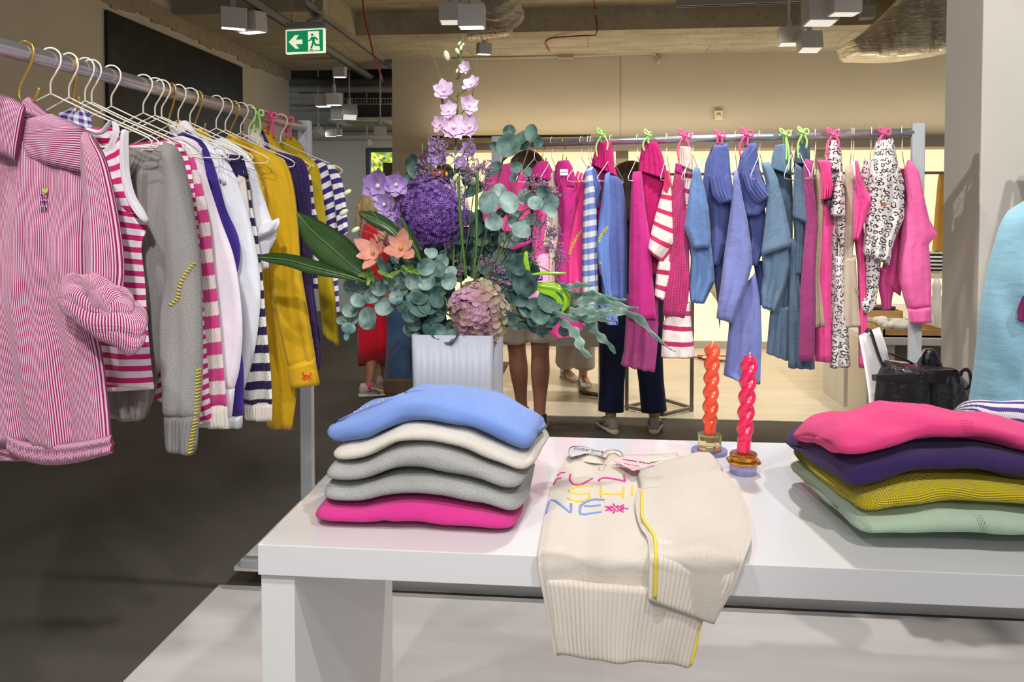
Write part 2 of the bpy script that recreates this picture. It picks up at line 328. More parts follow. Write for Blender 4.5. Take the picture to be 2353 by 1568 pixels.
# services above the far room
mDk=plain('duct_dark','3d3b37',.6); mMid=plain('pipe_grey','8b8a82',.5); mGal=plain('galvanised','a7a69b',.45,.3,.15,30)
def pipe(y,Y,r,mat,label,x0=640,x1=925,dy=0,name='ceiling_pipe'):
    MB().tube([Wy(x0,y,Y),Wy(x1,y+dy,Y)],r,10).build(name,mat,label=label,cat='pipe')
pipe(187,9.3,.05,mDk,'dark pipe highest up in the opening to the far room')
pipe(204,9.5,.045,mMid,'grey pipe below the highest dark pipe of the far room')
pipe(247,9.7,.05,mMid,'grey horizontal pipe just above the cassette air conditioner')
pipe(292,10.2,.03,mMid,'thin grey pipe below the cassette air conditioner')
pipe(306,10.25,.025,mMid,'thinnest grey pipe running over the far white wall')
for a,b,c,d,Y,lb in ((664,190,760,203,9.9,'dark duct box at the far left above the opening'),(790,176,925,240,10.3,'dark duct box at the right of the opening to the far room'),(770,250,880,275,10.4,'low dark duct box behind the hanging lamps')):
    p,r=Wy(a,b,Y),Wy(c,d,Y); MB().boxb((p.x,Y,r.z),(r.x,Y+.4,p.z)).build('air_duct',mDk,smooth=False,label=lb,cat='duct')
for y,Y,lb,z in ((198,10.1,'pale flat ceiling raft above the tray','ceiling_raft'),):
    p,r=Wy(668,y-8,Y),Wy(900,y,Y); MB().boxb((p.x,Y,r.z),(r.x,Y+.5,p.z-.02)).build('ceiling_raft',plain('raft_pale','c8ccc6',.6),smooth=False,label='pale flat panel hung under the far ceiling above the cable tray',cat='panel')
ct=thing('cable_tray',Wy(785,230,9.6),'wire mesh cable tray crossing the far room ceiling','cable tray')
m=MB(); p,r=Wy(664,226,9.6),Wy(925,226,9.6)
for dz in (0,-.07): m.tube([p+Vector((0,0,dz)),r+Vector((0,0,dz))],.007,6); m.tube([p+Vector((0,.25,dz-.06)),r+Vector((0,.25,dz-.06))],.007,6)
m.build('rail',mGal,ct); m=MB()
for i in range(40):
    a=p.lerp(r,i/39); m.tube([a,a+Vector((0,0,-.07)),a+Vector((.02,.25,-.13))],.005,4)
m.build('rung',mGal,ct)
ac=thing('air_conditioner',Wy(835,276,9.9),'white square cassette air conditioner hanging in the far room','air conditioner')
a,b=Wy(765,276,9.7),Wy(903,276,9.7)
MB().boxb((a.x,9.5,a.z-.03),(b.x+.1,10.3,a.z+.01)).build('panel',plain('ac_white','cbc6b8',.6),ac,smooth=False,bevel=.01)
MB().boxb((a.x+.18,9.65,a.z-.04),(b.x-.1,10.1,a.z-.02)).build('grille',plain('ac_grille','8f8a7e',.7),ac,smooth=False)
MB().boxb((a.x+.1,9.6,a.z+.01),(b.x,10.2,a.z+.2)).build('body',mDk,ac,smooth=False)
# ceiling runs and ducts
q=NT('foil'); o_=q.uv(True); h=q.noise(o_,5,6,.65,scale=(.8,1,5)); q.bump(h,.12,1.0)
mFoil=q.set(col=q.mix(h,lin('cfc3a4'),lin('fffaf0')),metal=.9,rough=.24)
m=MB(); m.ribbon([(1928,112),(1985,72),(2050,10),(2110,-60),(2200,-120)],[(1937,137),(2040,141),(2120,134),(2190,118),(2330,60)],projY(7.0),t=.22,n=50,m=30,p=3.2,fold=(.006,3,2),wr=.03)
m.build('foil_duct',mFoil,label='wide crumpled silver foil air duct bending down beside the right column',cat='duct')
d2=thing('foil_duct',Wy(1150,30,5.6),'round crinkled silver foil hose hanging from the ceiling above the flowers','duct')
def corr(pts,r,n,seg=24,sd=0):
    P=crom(pts,n); R=[r*(1+.05*math.sin(i*1.7+sd)+.05*noise.noise(Vector((i*.7,sd,0)))) for i in range(n)]; R[-1]*=.92
    return MB().tube(P,R,seg)
corr([Wy(1128,-90,5.6),Wy(1138,-30,5.6),Wy(1150,10,5.6),Wy(1168,50,5.7)],.125,46).build('hose',mFoil,d2)
corr([Wy(1075,72,5.95),Wy(1120,66,5.95),Wy(1170,58,5.9)],.075,30,16,3).build('end_sleeve',mFoil,d2)
def tubething(name,pts,r,mat,label,cat,n=24,seg=8): MB().tube(pts,r,seg,n).build(name,mat,label=label,cat=cat)
mTrack=plain('track_grey','8d8b86',.45); mTrackD=plain('track_dark','3a3936',.5)
def track(p0,p1,w,label):
    t=thing('lighting_track',(p0+p1)/2,label,'lighting track'); d=(p1-p0).normalized(); s=d.cross(Vector((0,0,1))).normalized()
    for nm,mt,hw,z0,z1 in (('rail',mTrack,w,.0,.05),('slot',mTrackD,w*.3,-.006,.0)):
        a=[p0+s*hw,p0-s*hw,p1-s*hw,p1+s*hw]; MB().poly([q+Vector((0,0,z0)) for q in a],(0,0,z1-z0)).build(nm,mt,t,smooth=False)
track(Gz(520,-25,2.98),Gz(882,203,2.98),.028,'long ceiling track running past the exit sign into the far room')
track(Gz(700,12,3.02),Gz(903,160,3.02),.015,'thin conduit track right of the exit sign, on the beam soffit')
track(Gz(1050,-10,3.1),Gz(1118,100,2.98),.02,'short ceiling track above the flowers carrying three lamps')
track(Gz(1975,-8,3.0),Gz(1825,78,2.98),.025,'ceiling track at the upper right carrying white lamps')
track(Wy(1553,16,6.8),Wy(1890,3,6.8),.03,'horizontal white rail under the upper right ceiling')
mRed=plain('cable_red','a03a2e',.5)
tubething('cable',[Wy(832,-10,5.8),Wy(838,40,5.8),Wy(850,90,5.8),Wy(862,140,5.8),Wy(876,172,5.8),Wy(879,188,5.8)],.006,mRed,'red cable dangling from the ceiling right of the exit sign','cable')
tubething('cable',[Gz(1363,-10,3.25),Gz(1368,20,3.25),Wy(1370,45,7.275),Wy(1374,70,7.275),Wy(1374,80,7.28),Wy(1340,82,7.28),Gz(1268,88,3.04),Gz(1254,98,3.04),Gz(1262,118,3.04)],.007,mRed,'red cable stapled across the dark beam above the back wall','cable')
tubething('conduit_pipe',[Wy(1040,134,8.39),Wy(1200,131,8.39),Wy(1350,126,8.39),Wy(1480,121,8.39),Wy(1505,122,8.39),Wy(1514,134,8.39),Wy(1512,147,8.39)],.022,plain('conduit','a89c82',.6),'pale conduit running along the top of the back wall','pipe',40)
a=Wy(1300,127,8.36); MB().box(a,(.16,.08,.07)).build('junction_box',plain('jbox','a1967f',.6),smooth=False,bevel=.006,label='small junction box on the conduit above the back wall',cat='junction box')
tubething('conduit_pipe',[Gz(715,-20,3.1),Gz(716,25,3.1),Gz(735,45,2.95),Gz(712,52,2.9)],.03,plain('conduit_grey','8f8c85',.5),'bent grey conduit dropping to the top of the exit sign','pipe')
a=Wy(1651,265,8.4); sw=thing('wall_socket',a,'small square white wall plate high on the back wall','wall socket')
MB().box(a,(.085,.03,.1)).build('plate',plain('plate_cream','d5c9a6',.5),sw,smooth=False,bevel=.006); MB().tube([a+Vector((0,-.014,0)),a+Vector((0,-.02,0))],.022,12).build('dial',plain('dial','c2b48e',.5),sw)
a=Wy(1992,29,6.6); MB().box(a,(.1,.1,.1)).tube([a,Vector((a.x,a.y,3.262))],.012,6).build('junction_box',mTrack,smooth=False,bevel=.006,label='small grey box hanging at the upper right beside the foil duct',cat='junction box')
# long dark slot unit under the ledge
a,b=Wy(1000,322,8.3),Wy(1380,318,8.3); gr=thing('air_grille',(a+b)/2,'long slim air outlet above the backlit panels, left of the back rail','air grille')
MB().boxb((a.x,8.04,2.115),(b.x,8.1,2.19)).build('housing',plain('grille_cream','c9b789',.6),gr,smooth=False)
MB().boxb((a.x+.02,8.035,2.165),(b.x-.1,8.045,2.185)).build('slot',plain('slot_dark','1e1b18',.6),gr,smooth=False)
# ---------------------------------------------------------------- lamps
mLampB=plain('lamp_white','c9c6c2',.5); mGlow=emit('lamp_face','f6faff',6); mGlowD=emit('lamp_face_dim','dcd8cf',.9)
def head(t,c,yaw,tilt,s,glow=mGlow):
    M=rotz(yaw)@Matrix.Rotation(tilt,3,'X')
    MB().box(c,(s,s*.72,s*.82),M,taper=1.0).build('lamp_head',mLampB,t,smooth=False,bevel=s*.03)
    MB().box(Vector(c)+M@Vector((0,0,-s*.415)),(s*.86,s*.58,s*.02),M).build('lamp_lens',glow,t,smooth=False)
def fixture(px,py,Y,s,label,heads=((0,0,0,0),),up=.1,glow=mGlow,cat='ceiling lamp'):
    c=Wy(px,py,Y); t=thing('track_lamp',c+Vector((0,0,up)),label,cat,'white box track lamps')
    for dx,dy,yaw,tilt in heads: head(t,c+Vector((dx,dy,0)),yaw,tilt,s,glow)
    zc=3.26 if (Y<6.4 or (c.x>-2.1 and Y<7.3)) else (3.05 if Y<9 else 3.3)
    MB().tube([c+Vector((0,0,s*.3)),c+Vector((0,0,up+s*.3))],s*.13,12).tube([c+Vector((0,0,up+s*.25)),Vector((c.x,c.y,zc+.003))],.008,6).build('mount',mLampB,t)
    return t
fixture(536,42,5.9,.19,'large white twin box lamp glowing on the ceiling track left of the exit sign',((0,0,.5,.1),(.085,.14,-.3,.1)),.12)
fixture(781,166,8.3,.13,'small single white lamp on the track just right of the exit sign',((0,0,0,.05),),.08)
fixture(768,228,8.6,.16,'twin white lamp low in front of the cable tray',((0,0,0,.05),(-.16,.1,0,.0)),.12)
fixture(803,258,8.9,.17,'tilted unlit looking white lamp below the cable tray',((0,0,.4,-.5),(-.15,.1,-.1,.1)),.1,mGlowD)
fixture(732,303,9.4,.12,'far white lamp turned sideways, nearest the rail end post',((0,0,-.6,.9),(.12,.1,0,.1)),.08)
fixture(776,304,9.6,.1,'small far lamp between its two neighbours over the white wall',((0,0,0,.1),),.12)
fixture(874,298,9.2,.14,'far glowing lamp angled down at the right of the opening',((0,0,.3,.5),),.1)
fixture(843,328,10.0,.1,'lowest far lamp just above the window',((0,0,-.5,.7),),.08)
fixture(1084,38,4.3,.145,'white box lamp right above the tallest flower, glowing underneath',((0,0,.05,.04),),.1)
fixture(1036,31,4.6,.13,'darker white box lamp left of the one above the tallest flower',((0,0,.05,-.1),),.1,mGlowD)
fixture(1112,112,6.3,.105,'narrow white lamp on a drop arm in front of the back wall top',((0,0,.5,.1),),.16)
fixture(1884,25,4.6,.17,'big pale box lamp at the upper right, nearest the foil duct',((0,0,.1,-.12),),.08,mGlowD)
fixture(1940,6,4.4,.15,'pale box lamp cut by the top edge of the picture at the right',((0,0,.1,.0),),.08,mGlowD)
fixture(1812,84,5.8,.14,'small pale box lamp lowest at left of the upper right cluster',((0,0,.0,-.1),),.07,mGlowD)
fixture(1860,96,5.7,.15,'pale box lamp just above the right part of the back wall',((0,0,.1,-.2),),.07,mGlowD)
# exit sign
ES=Wy(703,95,5.9); ex=thing('exit_sign',ES,'green exit sign with white arrow pointing left and a running figure','exit sign'); yw=rotz(-.04)
k=5.93/1830/1.0
def es(x,y,z=0): return ES+yw@Vector(((x-703)*k,-.02-z,-(y-95)*k))
mSg=emit('sign_green','149a62',.55); mSw=emit('sign_white','f2f5d8',.8)
MB().box(ES+Vector((0,.03,.118)),(.31,.09,.05)).build('housing',plain('sign_housing','8b8d8e',.5),ex,smooth=False,bevel=.004)
m=MB()
for dx in (-.12,.12): m.tube([ES+Vector((dx,.03,.14)),Vector((ES.x+dx,ES.y+.03,3.265))],.004,6)
m.build('hanging_rod',mTrack,ex); MB().poly([es(656,69),es(656,124),es(750,122),es(750,67)],(0,.035,0)).build('sign_panel',mSw,ex,smooth=False)
MB().poly([es(659,72,.003),es(659,121,.003),es(747,119.5,.003),es(747,70,.003)],(0,.003,0)).build('green_face',mSg,ex,smooth=False)
Z=lambda pts,z=.006:[es(400+a/3.92,b/3.92,z) for a,b in pts]
MB().poly(Z([(1035,382),(1095,322),(1130,322),(1100,362),(1165,362),(1165,402),(1100,402),(1135,443),(1100,443)]),(0,.003,0)).build('arrow',mSw,ex,smooth=False)
MB().poly(Z([(1220,292),(1326,290),(1332,400),(1332,462),(1222,466)]),(0,.003,0)).build('doorway',mSw,ex,smooth=False)
m=MB(); 
m.poly([es(400+1261/3.92+12/3.92*math.cos(a*PI/6),322/3.92+12/3.92*math.sin(a*PI/6),.009) for a in range(12)],(0,.003,0))
for pl in ([(1250,342),(1296,342),(1318,366),(1308,374),(1288,358),(1284,385),(1300,408),(1345,408),(1345,425),(1290,425),(1275,405),(1258,448),(1242,446),(1262,390),(1258,362),(1246,378),(1222,380),(1222,370),(1238,366)],[(1236,452),(1262,452),(1270,464),(1240,464)],[(1326,292),(1340,300),(1345,455),(1332,440)]): m.poly(Z(pl,.009),(0,.003,0))
m.build('running_figure',mSg,ex,smooth=False)
# ---------------------------------------------------------------- table and what lies on it
from mathutils.bvhtree import BVHTree
def surf(mb,px,py,off=.0):
    t=BVHTree.FromPolygons([Vector(v) for v in mb.v],mb.f); r=ray(px,py).normalized(); h=t.ray_cast(C0,r)
    return None if h[0] is None else h[0]-r*off
class Surf:
    def __init__(s,mb): s.t=BVHTree.FromPolygons([Vector(v) for v in mb.v],mb.f)
    def __call__(s,px,py,off=0):
        r=ray(px,py).normalized(); h=s.t.ray_cast(C0,r); return None if h[0] is None else h[0]-r*off
def tubes_on(sf,name,pls,r,mat,parent,off=.001,n=14,seg=6):
    m=MB()
    for pl in pls:
        pts=[sf(q.x,q.y,off) for q in crom([(a,b,0) for a,b in pl],n)]; pts=[q for q in pts if q]
        if len(pts)>1: m.tube(pts,r,seg)
    return m.build(name,mat,parent)
mTab=plain('table_gloss','dbdbdc',.16,0,coat=.3,spec=.5); mTabS=plain('table_satin','dcdcda',.45)
TZ=.78
tb=thing('display_table',(.4,1.8,0),'glossy white display table carrying the folded sweaters and candles','table')
MB().boxb((-.613,1.42,.722),(1.5,2.19,TZ)).build('table_top',mTab,tb,smooth=False,bevel=.0015)
for x0,x1 in ((-.612,-.547),(1.43,1.495)): MB().boxb((x0,1.432,.006),(x1,2.18,.722)).build('leg_panel',mTabS,tb,smooth=False,bevel=.001)
def folded(name,label,mat,bot,top,Yf=1.5,D=.3,drop=.0,skew=0,p=2.8,wr=.004,n=60,seg=46,group=None,sd=0,endp=14,back=None,cat='folded sweater',flat=0):
    A=crom([(a,b,0) for a,b in bot],n); B=crom([(a,b,0) for a,b in top],n); m=MB(); vs=[];uv=[]
    for i in range(n):
        s=i/(n-1); b=Wy(A[i].x,A[i].y,Yf); t=Wy(B[i].x,B[i].y,Yf); X=(b.x+t.x)/2; zm=(b.z+t.z)/2; hh=(t.z-b.z)/2
        e=max(.03,(1-abs(2*s-1)**endp))**.5; arc=0; pv=None
        for j in range(seg):
            th=2*PI*j/seg+PI; c,sn=math.cos(th),math.sin(th)
            y=-math.copysign(abs(c)**(2/p),c); z=math.copysign(abs(sn)**(2/p),sn)
            k=(y+1)/2; ex=.5+.5*e; P=Vector((X+skew*k*D, Yf+D*.5+D*.5*y*ex, zm+hh*z*e-drop*k*k))
            w=wr*noise.noise(Vector((P.x*14+sd,P.y*14,P.z*30+sd)))*1.6
            P+=Vector((0,-c*0+(-1 if y<0 else 1)*w*abs(c),w*sn)); 
            if flat: P.z=max(P.z,flat)
            if pv: arc+=(P-pv).length
            pv=P; vs.append(P); uv.append((X,arc))
    fs=[(i*seg+j,(i+1)*seg+j,(i+1)*seg+(j+1)%seg,i*seg+(j+1)%seg) for i in range(n-1) for j in range(seg)]+[tuple(range(seg)),tuple((n-1)*seg+j for j in range(seg))[::-1]]
    m.add(vs,fs,uv); t=thing(name,Vector(((vs[0].x+vs[-1].x)/2,Yf+D/2,min(v.z for v in vs))),label,cat,group); m.build('knit_body',mat,t); return t,Surf(m)
kPink=cloth('knit_pink','dc3590','fine',var=.06); kGrey=cloth('knit_grey','bdbdba','fine',mel=.55,var=.1); kGrey2=cloth('knit_grey_light','b9bab6','fine',mel=.6,var=.12)
kCream=cloth('knit_cream','e6dfd2','fine',var=.04); kBlue=cloth('knit_blue','7d9de2','fine',var=.06); kYel=cloth('thread_yellow','e2cf3c','fleece')
GS='sweaters folded in the left stack'
folded('folded_sweater','hot pink folded sweater at the bottom of the left stack',kPink,[(708,1200),(716,1213),(760,1217),(860,1216),(882,1213),(905,1219),(1000,1226),(1100,1231),(1180,1234),(1191,1228)],[(708,1185),(730,1159),(760,1166),(830,1165),(860,1156),(910,1150),(960,1154),(1060,1168),(1150,1186),(1191,1196)],1.498,.36,group=GS,sd=1,flat=TZ+.0005)
folded('folded_sweater','grey marl folded sweater lying on the hot pink one',kGrey2,[(729,1150),(740,1163),(790,1170),(840,1166),(880,1152),(930,1150),(1000,1158),(1100,1174),(1180,1194),(1208,1190)],[(729,1135),(742,1118),(800,1120),(850,1112),(901,1097),(960,1097),(1003,1103),(1105,1118),(1180,1142),(1208,1150)],1.50,.34,group=GS,sd=2)
folded('folded_sweater','grey marl folded sweater under the cream one in the left stack',kGrey,[(735,1105),(746,1117),(798,1120),(850,1112),(901,1096),(960,1096),(1003,1102),(1105,1118),(1180,1141),(1206,1136)],[(735,1090),(752,1073),(800,1071),(840,1063),(877,1044),(918,1027),(986,1026),(1054,1043),(1139,1076),(1206,1094)],1.505,.33,drop=.005,group=GS,sd=3)
folded('folded_sweater','cream white folded sweater just under the blue one',kCream,[(749,1060),(765,1072),(800,1072),(840,1063),(877,1044),(918,1027),(986,1026),(1054,1043),(1139,1076),(1190,1094),(1226,1094)],[(749,1045),(764,1028),(832,1015),(877,998),(928,982),(989,977),(1054,989),(1122,1016),(1200,1049),(1234,1050)],1.515,.31,drop=.01,group=GS,sd=4,skew=.05)
t,sf=folded('folded_sweater','sky blue folded sweater on top of the left stack',kBlue,[(739,1003),(748,1020),(775,1031),(832,1018),(877,1000),(928,983),(989,977),(1054,990),(1122,1017),(1180,1044),(1222,1045)],[(739,990),(756,982),(800,962),(860,938),(920,918),(985,912),(1054,922),(1122,944),(1190,975),(1230,992)],1.525,.25,drop=.022,group=GS,sd=5,skew=.06,wr=.007)
tubes_on(sf,'folded_edge',[[(765,975),(800,958),(850,937),(900,917),(940,902),(975,897)]],.0035,kBlue,t,.001,30)
pts=[(766,972),(785,964),(800,957),(815,952),(830,946),(845,940),(860,935),(870,930),(880,925),(895,920),(915,912)]
m=MB()
for a,b in pts:
    q=sf(a,b-4,.002)
    if q: m.ball(q,.0028,8)
m.build('dot_stitching',kYel,t)
# cream sweater's sleeve bulge at the back right of the stack is part of the cream one's skew
GR='sweaters folded in the right stack'
kMint=cloth('knit_mint','bfd6bd','fine',var=.05); kYell=cloth('knit_yellow','ead51c','waffle','c2a615',.0085,.5,var=.05,pat='holes'); kPurp=cloth('knit_purple','3c2464','fine',var=.06); kHot=cloth('knit_hot_pink','f4448a','fine',var=.05)
t,sf=folded('folded_sweater','pale mint green folded sweater at the bottom of the right stack',kMint,[(1966,1215),(1980,1240),(2059,1243),(2187,1247),(2353,1252),(2500,1258),(2640,1262),(2650,1250)],[(1966,1212),(1985,1198),(2059,1186),(2140,1174),(2199,1170),(2280,1173),(2353,1178),(2500,1190),(2640,1205),(2650,1215)],1.492,.4,group=GR,sd=11,flat=TZ+.0005,skew=-.08)
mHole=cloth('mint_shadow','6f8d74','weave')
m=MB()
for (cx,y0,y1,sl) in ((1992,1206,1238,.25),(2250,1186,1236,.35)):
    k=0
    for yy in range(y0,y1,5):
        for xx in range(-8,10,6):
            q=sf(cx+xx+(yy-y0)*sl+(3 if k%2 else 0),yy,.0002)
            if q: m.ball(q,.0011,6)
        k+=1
m.build('openwork_hole_shade',mHole,t)['kind']='stuff'  # dark beads stand in for the shade in the openwork holes
folded('folded_sweater','bright yellow honeycomb knit folded sweater of the right stack',kYell,[(1974,1175),(1990,1196),(2059,1186),(2140,1174),(2199,1170),(2280,1173),(2353,1178),(2500,1190),(2620,1205),(2636,1200)],[(1974,1165),(1985,1146),(2034,1133),(2110,1110),(2187,1102),(2263,1106),(2353,1116),(2500,1130),(2620,1150),(2636,1160)],1.50,.38,group=GR,sd=12,skew=-.09,p=3)
folded('folded_sweater','dark purple folded sweater between the yellow and the pink one',kPurp,[(1942,1115),(1962,1142),(1990,1143),(2034,1133),(2110,1110),(2187,1102),(2263,1106),(2353,1116),(2500,1130),(2620,1150),(2636,1145)],[(1940,1085),(1955,1072),(2021,1050),(2110,1033),(2187,1022),(2263,1026),(2353,1040),(2500,1060),(2620,1085),(2636,1095)],1.505,.38,group=GR,sd=13,skew=-.08,drop=.025,wr=.006)
t,sf=folded('folded_sweater','hot pink folded sweater on top of the right stack',kHot,[(1928,1050),(1945,1070),(1975,1066),(2021,1050),(2110,1033),(2187,1022),(2263,1026),(2353,1040),(2500,1060),(2620,1085),(2636,1080)],[(1925,1030),(1942,1012),(2010,992),(2080,975),(2150,966),(2220,968),(2300,980),(2400,1000),(2500,1020),(2636,1050)],1.51,.27,group=GR,sd=14,skew=-.10,drop=.035,wr=.010)
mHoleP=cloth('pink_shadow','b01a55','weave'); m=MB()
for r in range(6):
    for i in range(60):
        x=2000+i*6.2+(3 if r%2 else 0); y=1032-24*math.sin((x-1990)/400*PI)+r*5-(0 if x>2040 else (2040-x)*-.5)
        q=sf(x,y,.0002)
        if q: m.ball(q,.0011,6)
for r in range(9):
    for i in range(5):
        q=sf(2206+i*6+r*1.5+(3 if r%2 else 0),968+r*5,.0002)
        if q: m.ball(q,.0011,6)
m.build('openwork_hole_shade',mHoleP,t)['kind']='stuff'  # deeper pink beads carry the shade of the openwork holes
kStr=cloth('knit_purple_stripe','ece8ea','knit','4b2c8f',.03,.45,'v',.01,pat='stripe')
folded('folded_sweater','white and purple striped folded sweater behind the right stack',kStr,[(2238,975),(2260,1010),(2353,1025),(2500,1030)],[(2238,955),(2275,932),(2353,930),(2500,925)],2.02,.14,group=None,sd=15,n=40,drop=.02,p=2.2)
folded('folded_sweater','green folded sweater hidden under the striped one behind the right stack',kMint,[(2240,1035),(2260,1050),(2353,1052),(2500,1054)],[(2240,1010),(2275,1000),(2353,1012),(2500,1015)],2.01,.15,sd=16,n=30,p=2.2)
# the draped sweater
kSun=cloth('sun_cream','d9d0c3','fine',var=.03); kSunR=cloth('sun_rib','d8cfc1','rib',var=.03)
def drape(z,Y):
    def f(x,y,e=0):
        a=Gz(x,y,z+e); b=Wy(x,y,Y-e); 
        d=a.y-(Y-e); k=max(0,min(1,(d+.03)/.06)); k=k*k*(3-2*k); return b.lerp(a,k)
    return f
sw=thing('draped_sweater',(.1,1.7,TZ),'cream sweater with pink, yellow and blue lettering hanging over the table front','sweater')
m=MB(); m.ribbon([(1318,1036),(1296,1060),(1272,1110),(1255,1170),(1243,1230),(1236,1285),(1243,1345),(1258,1420),(1272,1500)],[(1560,1050),(1640,1062),(1690,1112),(1718,1170),(1724,1230),(1700,1290),(1655,1360),(1615,1425),(1592,1528)],drape(TZ+.008,1.405),t=.007,n=80,m=40,p=6,wr=.006,fold=(.003,1.3,.4))
body=m.build('body',kSun,sw); sfB=Surf(m)
m=MB(); m.ribbon([(1252,1330),(1262,1400),(1270,1470),(1276,1508)],[(1640,1362),(1618,1420),(1600,1480),(1587,1531)],drape(TZ+.011,1.398),t=.0075,n=24,m=40,p=8,fold=(.006,1.6,.7))
m.build('ribbed_hem',kSunR,sw)
m=MB(); m.ribbon([(1606,1420),(1600,1470),(1580,1530)],[(1612,1424),(1604,1480),(1590,1532)],drape(TZ+.012,1.392),t=.004,n=12,m=4); m.build('yellow_side_trim',kYel,sw)
m=MB(); m.ribbon([(1468,1122),(1461,1145),(1462,1180),(1472,1213),(1488,1240),(1492,1300),(1490,1376)],[(1650,1072),(1695,1125),(1720,1180),(1727,1232),(1712,1280),(1680,1360),(1643,1432)],drape(TZ+.022,1.388),t=.009,n=60,m=30,p=5,wr=.004)
sl=m.build('sleeve',kSun,sw); sfS=Surf(m)
m=MB(); m.ribbon([(1491,1232),(1492,1290),(1490,1378)],[(1704,1284),(1680,1350),(1642,1434)],drape(TZ+.023,1.386),t=.009,n=20,m=30,p=8)
m.build('ribbed_cuff',kSunR,sw); sfC=Surf(m)
m=MB(); m.ribbon([(1466,1092),(1490,1079),(1540,1060),(1600,1046),(1634,1046)],[(1474,1128),(1515,1124),(1570,1112),(1630,1098),(1662,1082)],drape(TZ+.024,1.40),t=.012,n=30,m=14,p=3.5,wr=.003)
m.build('folded_sleeve_top',kSun,sw)
pts=[]
for q in crom([(1474,1128,0),(1475,1160,0),(1477,1190,0),(1490,1212,0),(1503,1232,0),(1507,1262,0),(1507,1310,0),(1505,1374,0)],50):
    h=sfS(q.x,q.y,.001); h2=sfC(q.x,q.y,.001)
    c=[x for x in (h,h2) if x]
    if c: pts.append(min(c,key=lambda v:(v-C0).length))
MB().tube(pts,.0034,6,60).build('yellow_stitch_line',kYel,sw)
m=MB(); m.ribbon([(1310,1052),(1350,1062),(1420,1068),(1490,1062),(1560,1052)],[(1314,1040),(1350,1046),(1420,1054),(1490,1050),(1556,1042)],drape(TZ+.016,1.4),t=.006,n=24,m=6); m.build('neckline',kSunR,sw)
Z2=lambda pls:[[(1200+a/3.92,960+b/3.92) for a,b in pl] for pl in pls]
kP=cloth('thread_pink','d13c93','fleece'); kB=cloth('thread_blue','7a97d6','fleece')
tubes_on(sfB,'lettering',Z2([[(385,500),(350,500),(322,525)],[(352,548),(310,562),(288,605)],[(435,515),(428,560),(460,602),(520,610),(580,580),(632,550)],[(690,575),(702,555),(760,546),(880,566),(925,576),(912,520)]]),.0027,kP,sw)['label']='pink letters'
tubes_on(sfB,'lettering',Z2([[(642,622),(540,618),(450,640),(410,665),(500,688),(620,692),(600,730),(540,758),(460,750),(408,730)],[(712,618),(712,668),(712,718)],[(712,685),(800,692),(905,688)],[(912,630),(910,678),(905,722)],[(992,622),(992,660),(990,700)]]),.0029,kYel,sw)['label']='yellow letters'
tubes_on(sfB,'lettering',Z2([[(222,862),(236,800),(250,752),(282,745),(330,775),(400,835),(435,862),(440,782)],[(742,745),(640,742),(560,770),(525,800),(525,872),(620,865),(716,852)],[(560,800),(640,800),(708,790)]]),.0029,kB,sw)['label']='blue letters'
fl=[]
for i in range(14):
    a=2*PI*i/14; c,s_=math.cos(a),math.sin(a); fl.append([(845+45*c,822+18*s_),(845+(78 if i%2 else 108)*c,822+(28 if i%2 else 42)*s_)])
fl+=[[(800+20*i,815+(8 if i%2 else -8)),(820+20*i,822+(8 if i%2 else -6))] for i in range(5)]
tubes_on(sfB,'flower_embroidery',Z2(fl),.0021,kP,sw,n=5)
m=MB(); m.ribbon([(1306,1043),(1308,1030),(1322,1025),(1350,1028),(1375,1038),(1397,1047)],[(1312,1051),(1322,1049),(1340,1045),(1358,1040),(1376,1046),(1392,1053)],drape(TZ+.03,1.4),t=.001,n=24,m=6)
mLab=plain('label_satin','c9cbd0',.35); m.build('neck_label',mLab,sw)
def text(s,px,py,d,size,mat,parent,rx=PI/2,rz=0,ry=0,off=.001,sf=None,name='lettering',shear=0):
    c=bpy.data.curves.new(name,'FONT'); c.body=s; c.size=size; c.extrude=.0003; c.align_x='CENTER'; c.align_y='CENTER'; c.shear=shear; c.materials.append(mat)
    o=bpy.data.objects.new(name,c); COL.objects.link(o); p=d if isinstance(d,Vector) else Pd(px,py,d); o.matrix_basis=Matrix.Translation(p)@(Matrix.Rotation(rz,4,'Z')@Matrix.Rotation(rx,4,'X')@Matrix.Rotation(ry,4,'Z'))
    me=bpy.data.meshes.new_from_object(o); mb=o.matrix_basis.copy(); bpy.data.objects.remove(o)
    o=bpy.data.objects.new(name,me); COL.objects.link(o); o.matrix_basis=mb
    if parent: o.parent=parent; o.matrix_parent_inverse=parent.matrix_basis.inverted()
    return o
mInk=plain('ink_dark','2c2a2e',.6)
text('another brand',0,0,drape(TZ+.034,1.4)(1352,1034),.0125,mInk,sw,math.radians(35),0,math.radians(-8))
tg=thing('price_tag',drape(TZ+.03,1.4)(1455,1065),'small pink paper tag on a twisted gold string, lying on the draped sweater','price tag')
P_=drape(TZ+.036,1.4); mTag=plain('tag_pink','f2bcc3',.6)
MB().poly([P_(1406,1057),P_(1455,1083),P_(1504,1069),P_(1452,1048)],(0,0,.0012)).build('card',mTag,tg,smooth=False)
m=MB(); m.tube([P_(1432,1054),P_(1425,1038),P_(1405,1034),P_(1385,1042),P_(1382,1054),P_(1390,1058),P_(1396,1048),P_(1410,1042),P_(1425,1050)],.0012,6,40); m.build('string',plain('gold_thread','c7a04a',.35,.7),tg)
text('another brand',0,0,P_(1462,1063)+Vector((0,0,.0025)),.0115,mInk,tg,0,0,math.radians(-24),shear=.2)
text('brooklyn amsterdam',0,0,P_(1452,1071)+Vector((0,0,.0025)),.0045,mInk,tg,0,0,math.radians(-24))
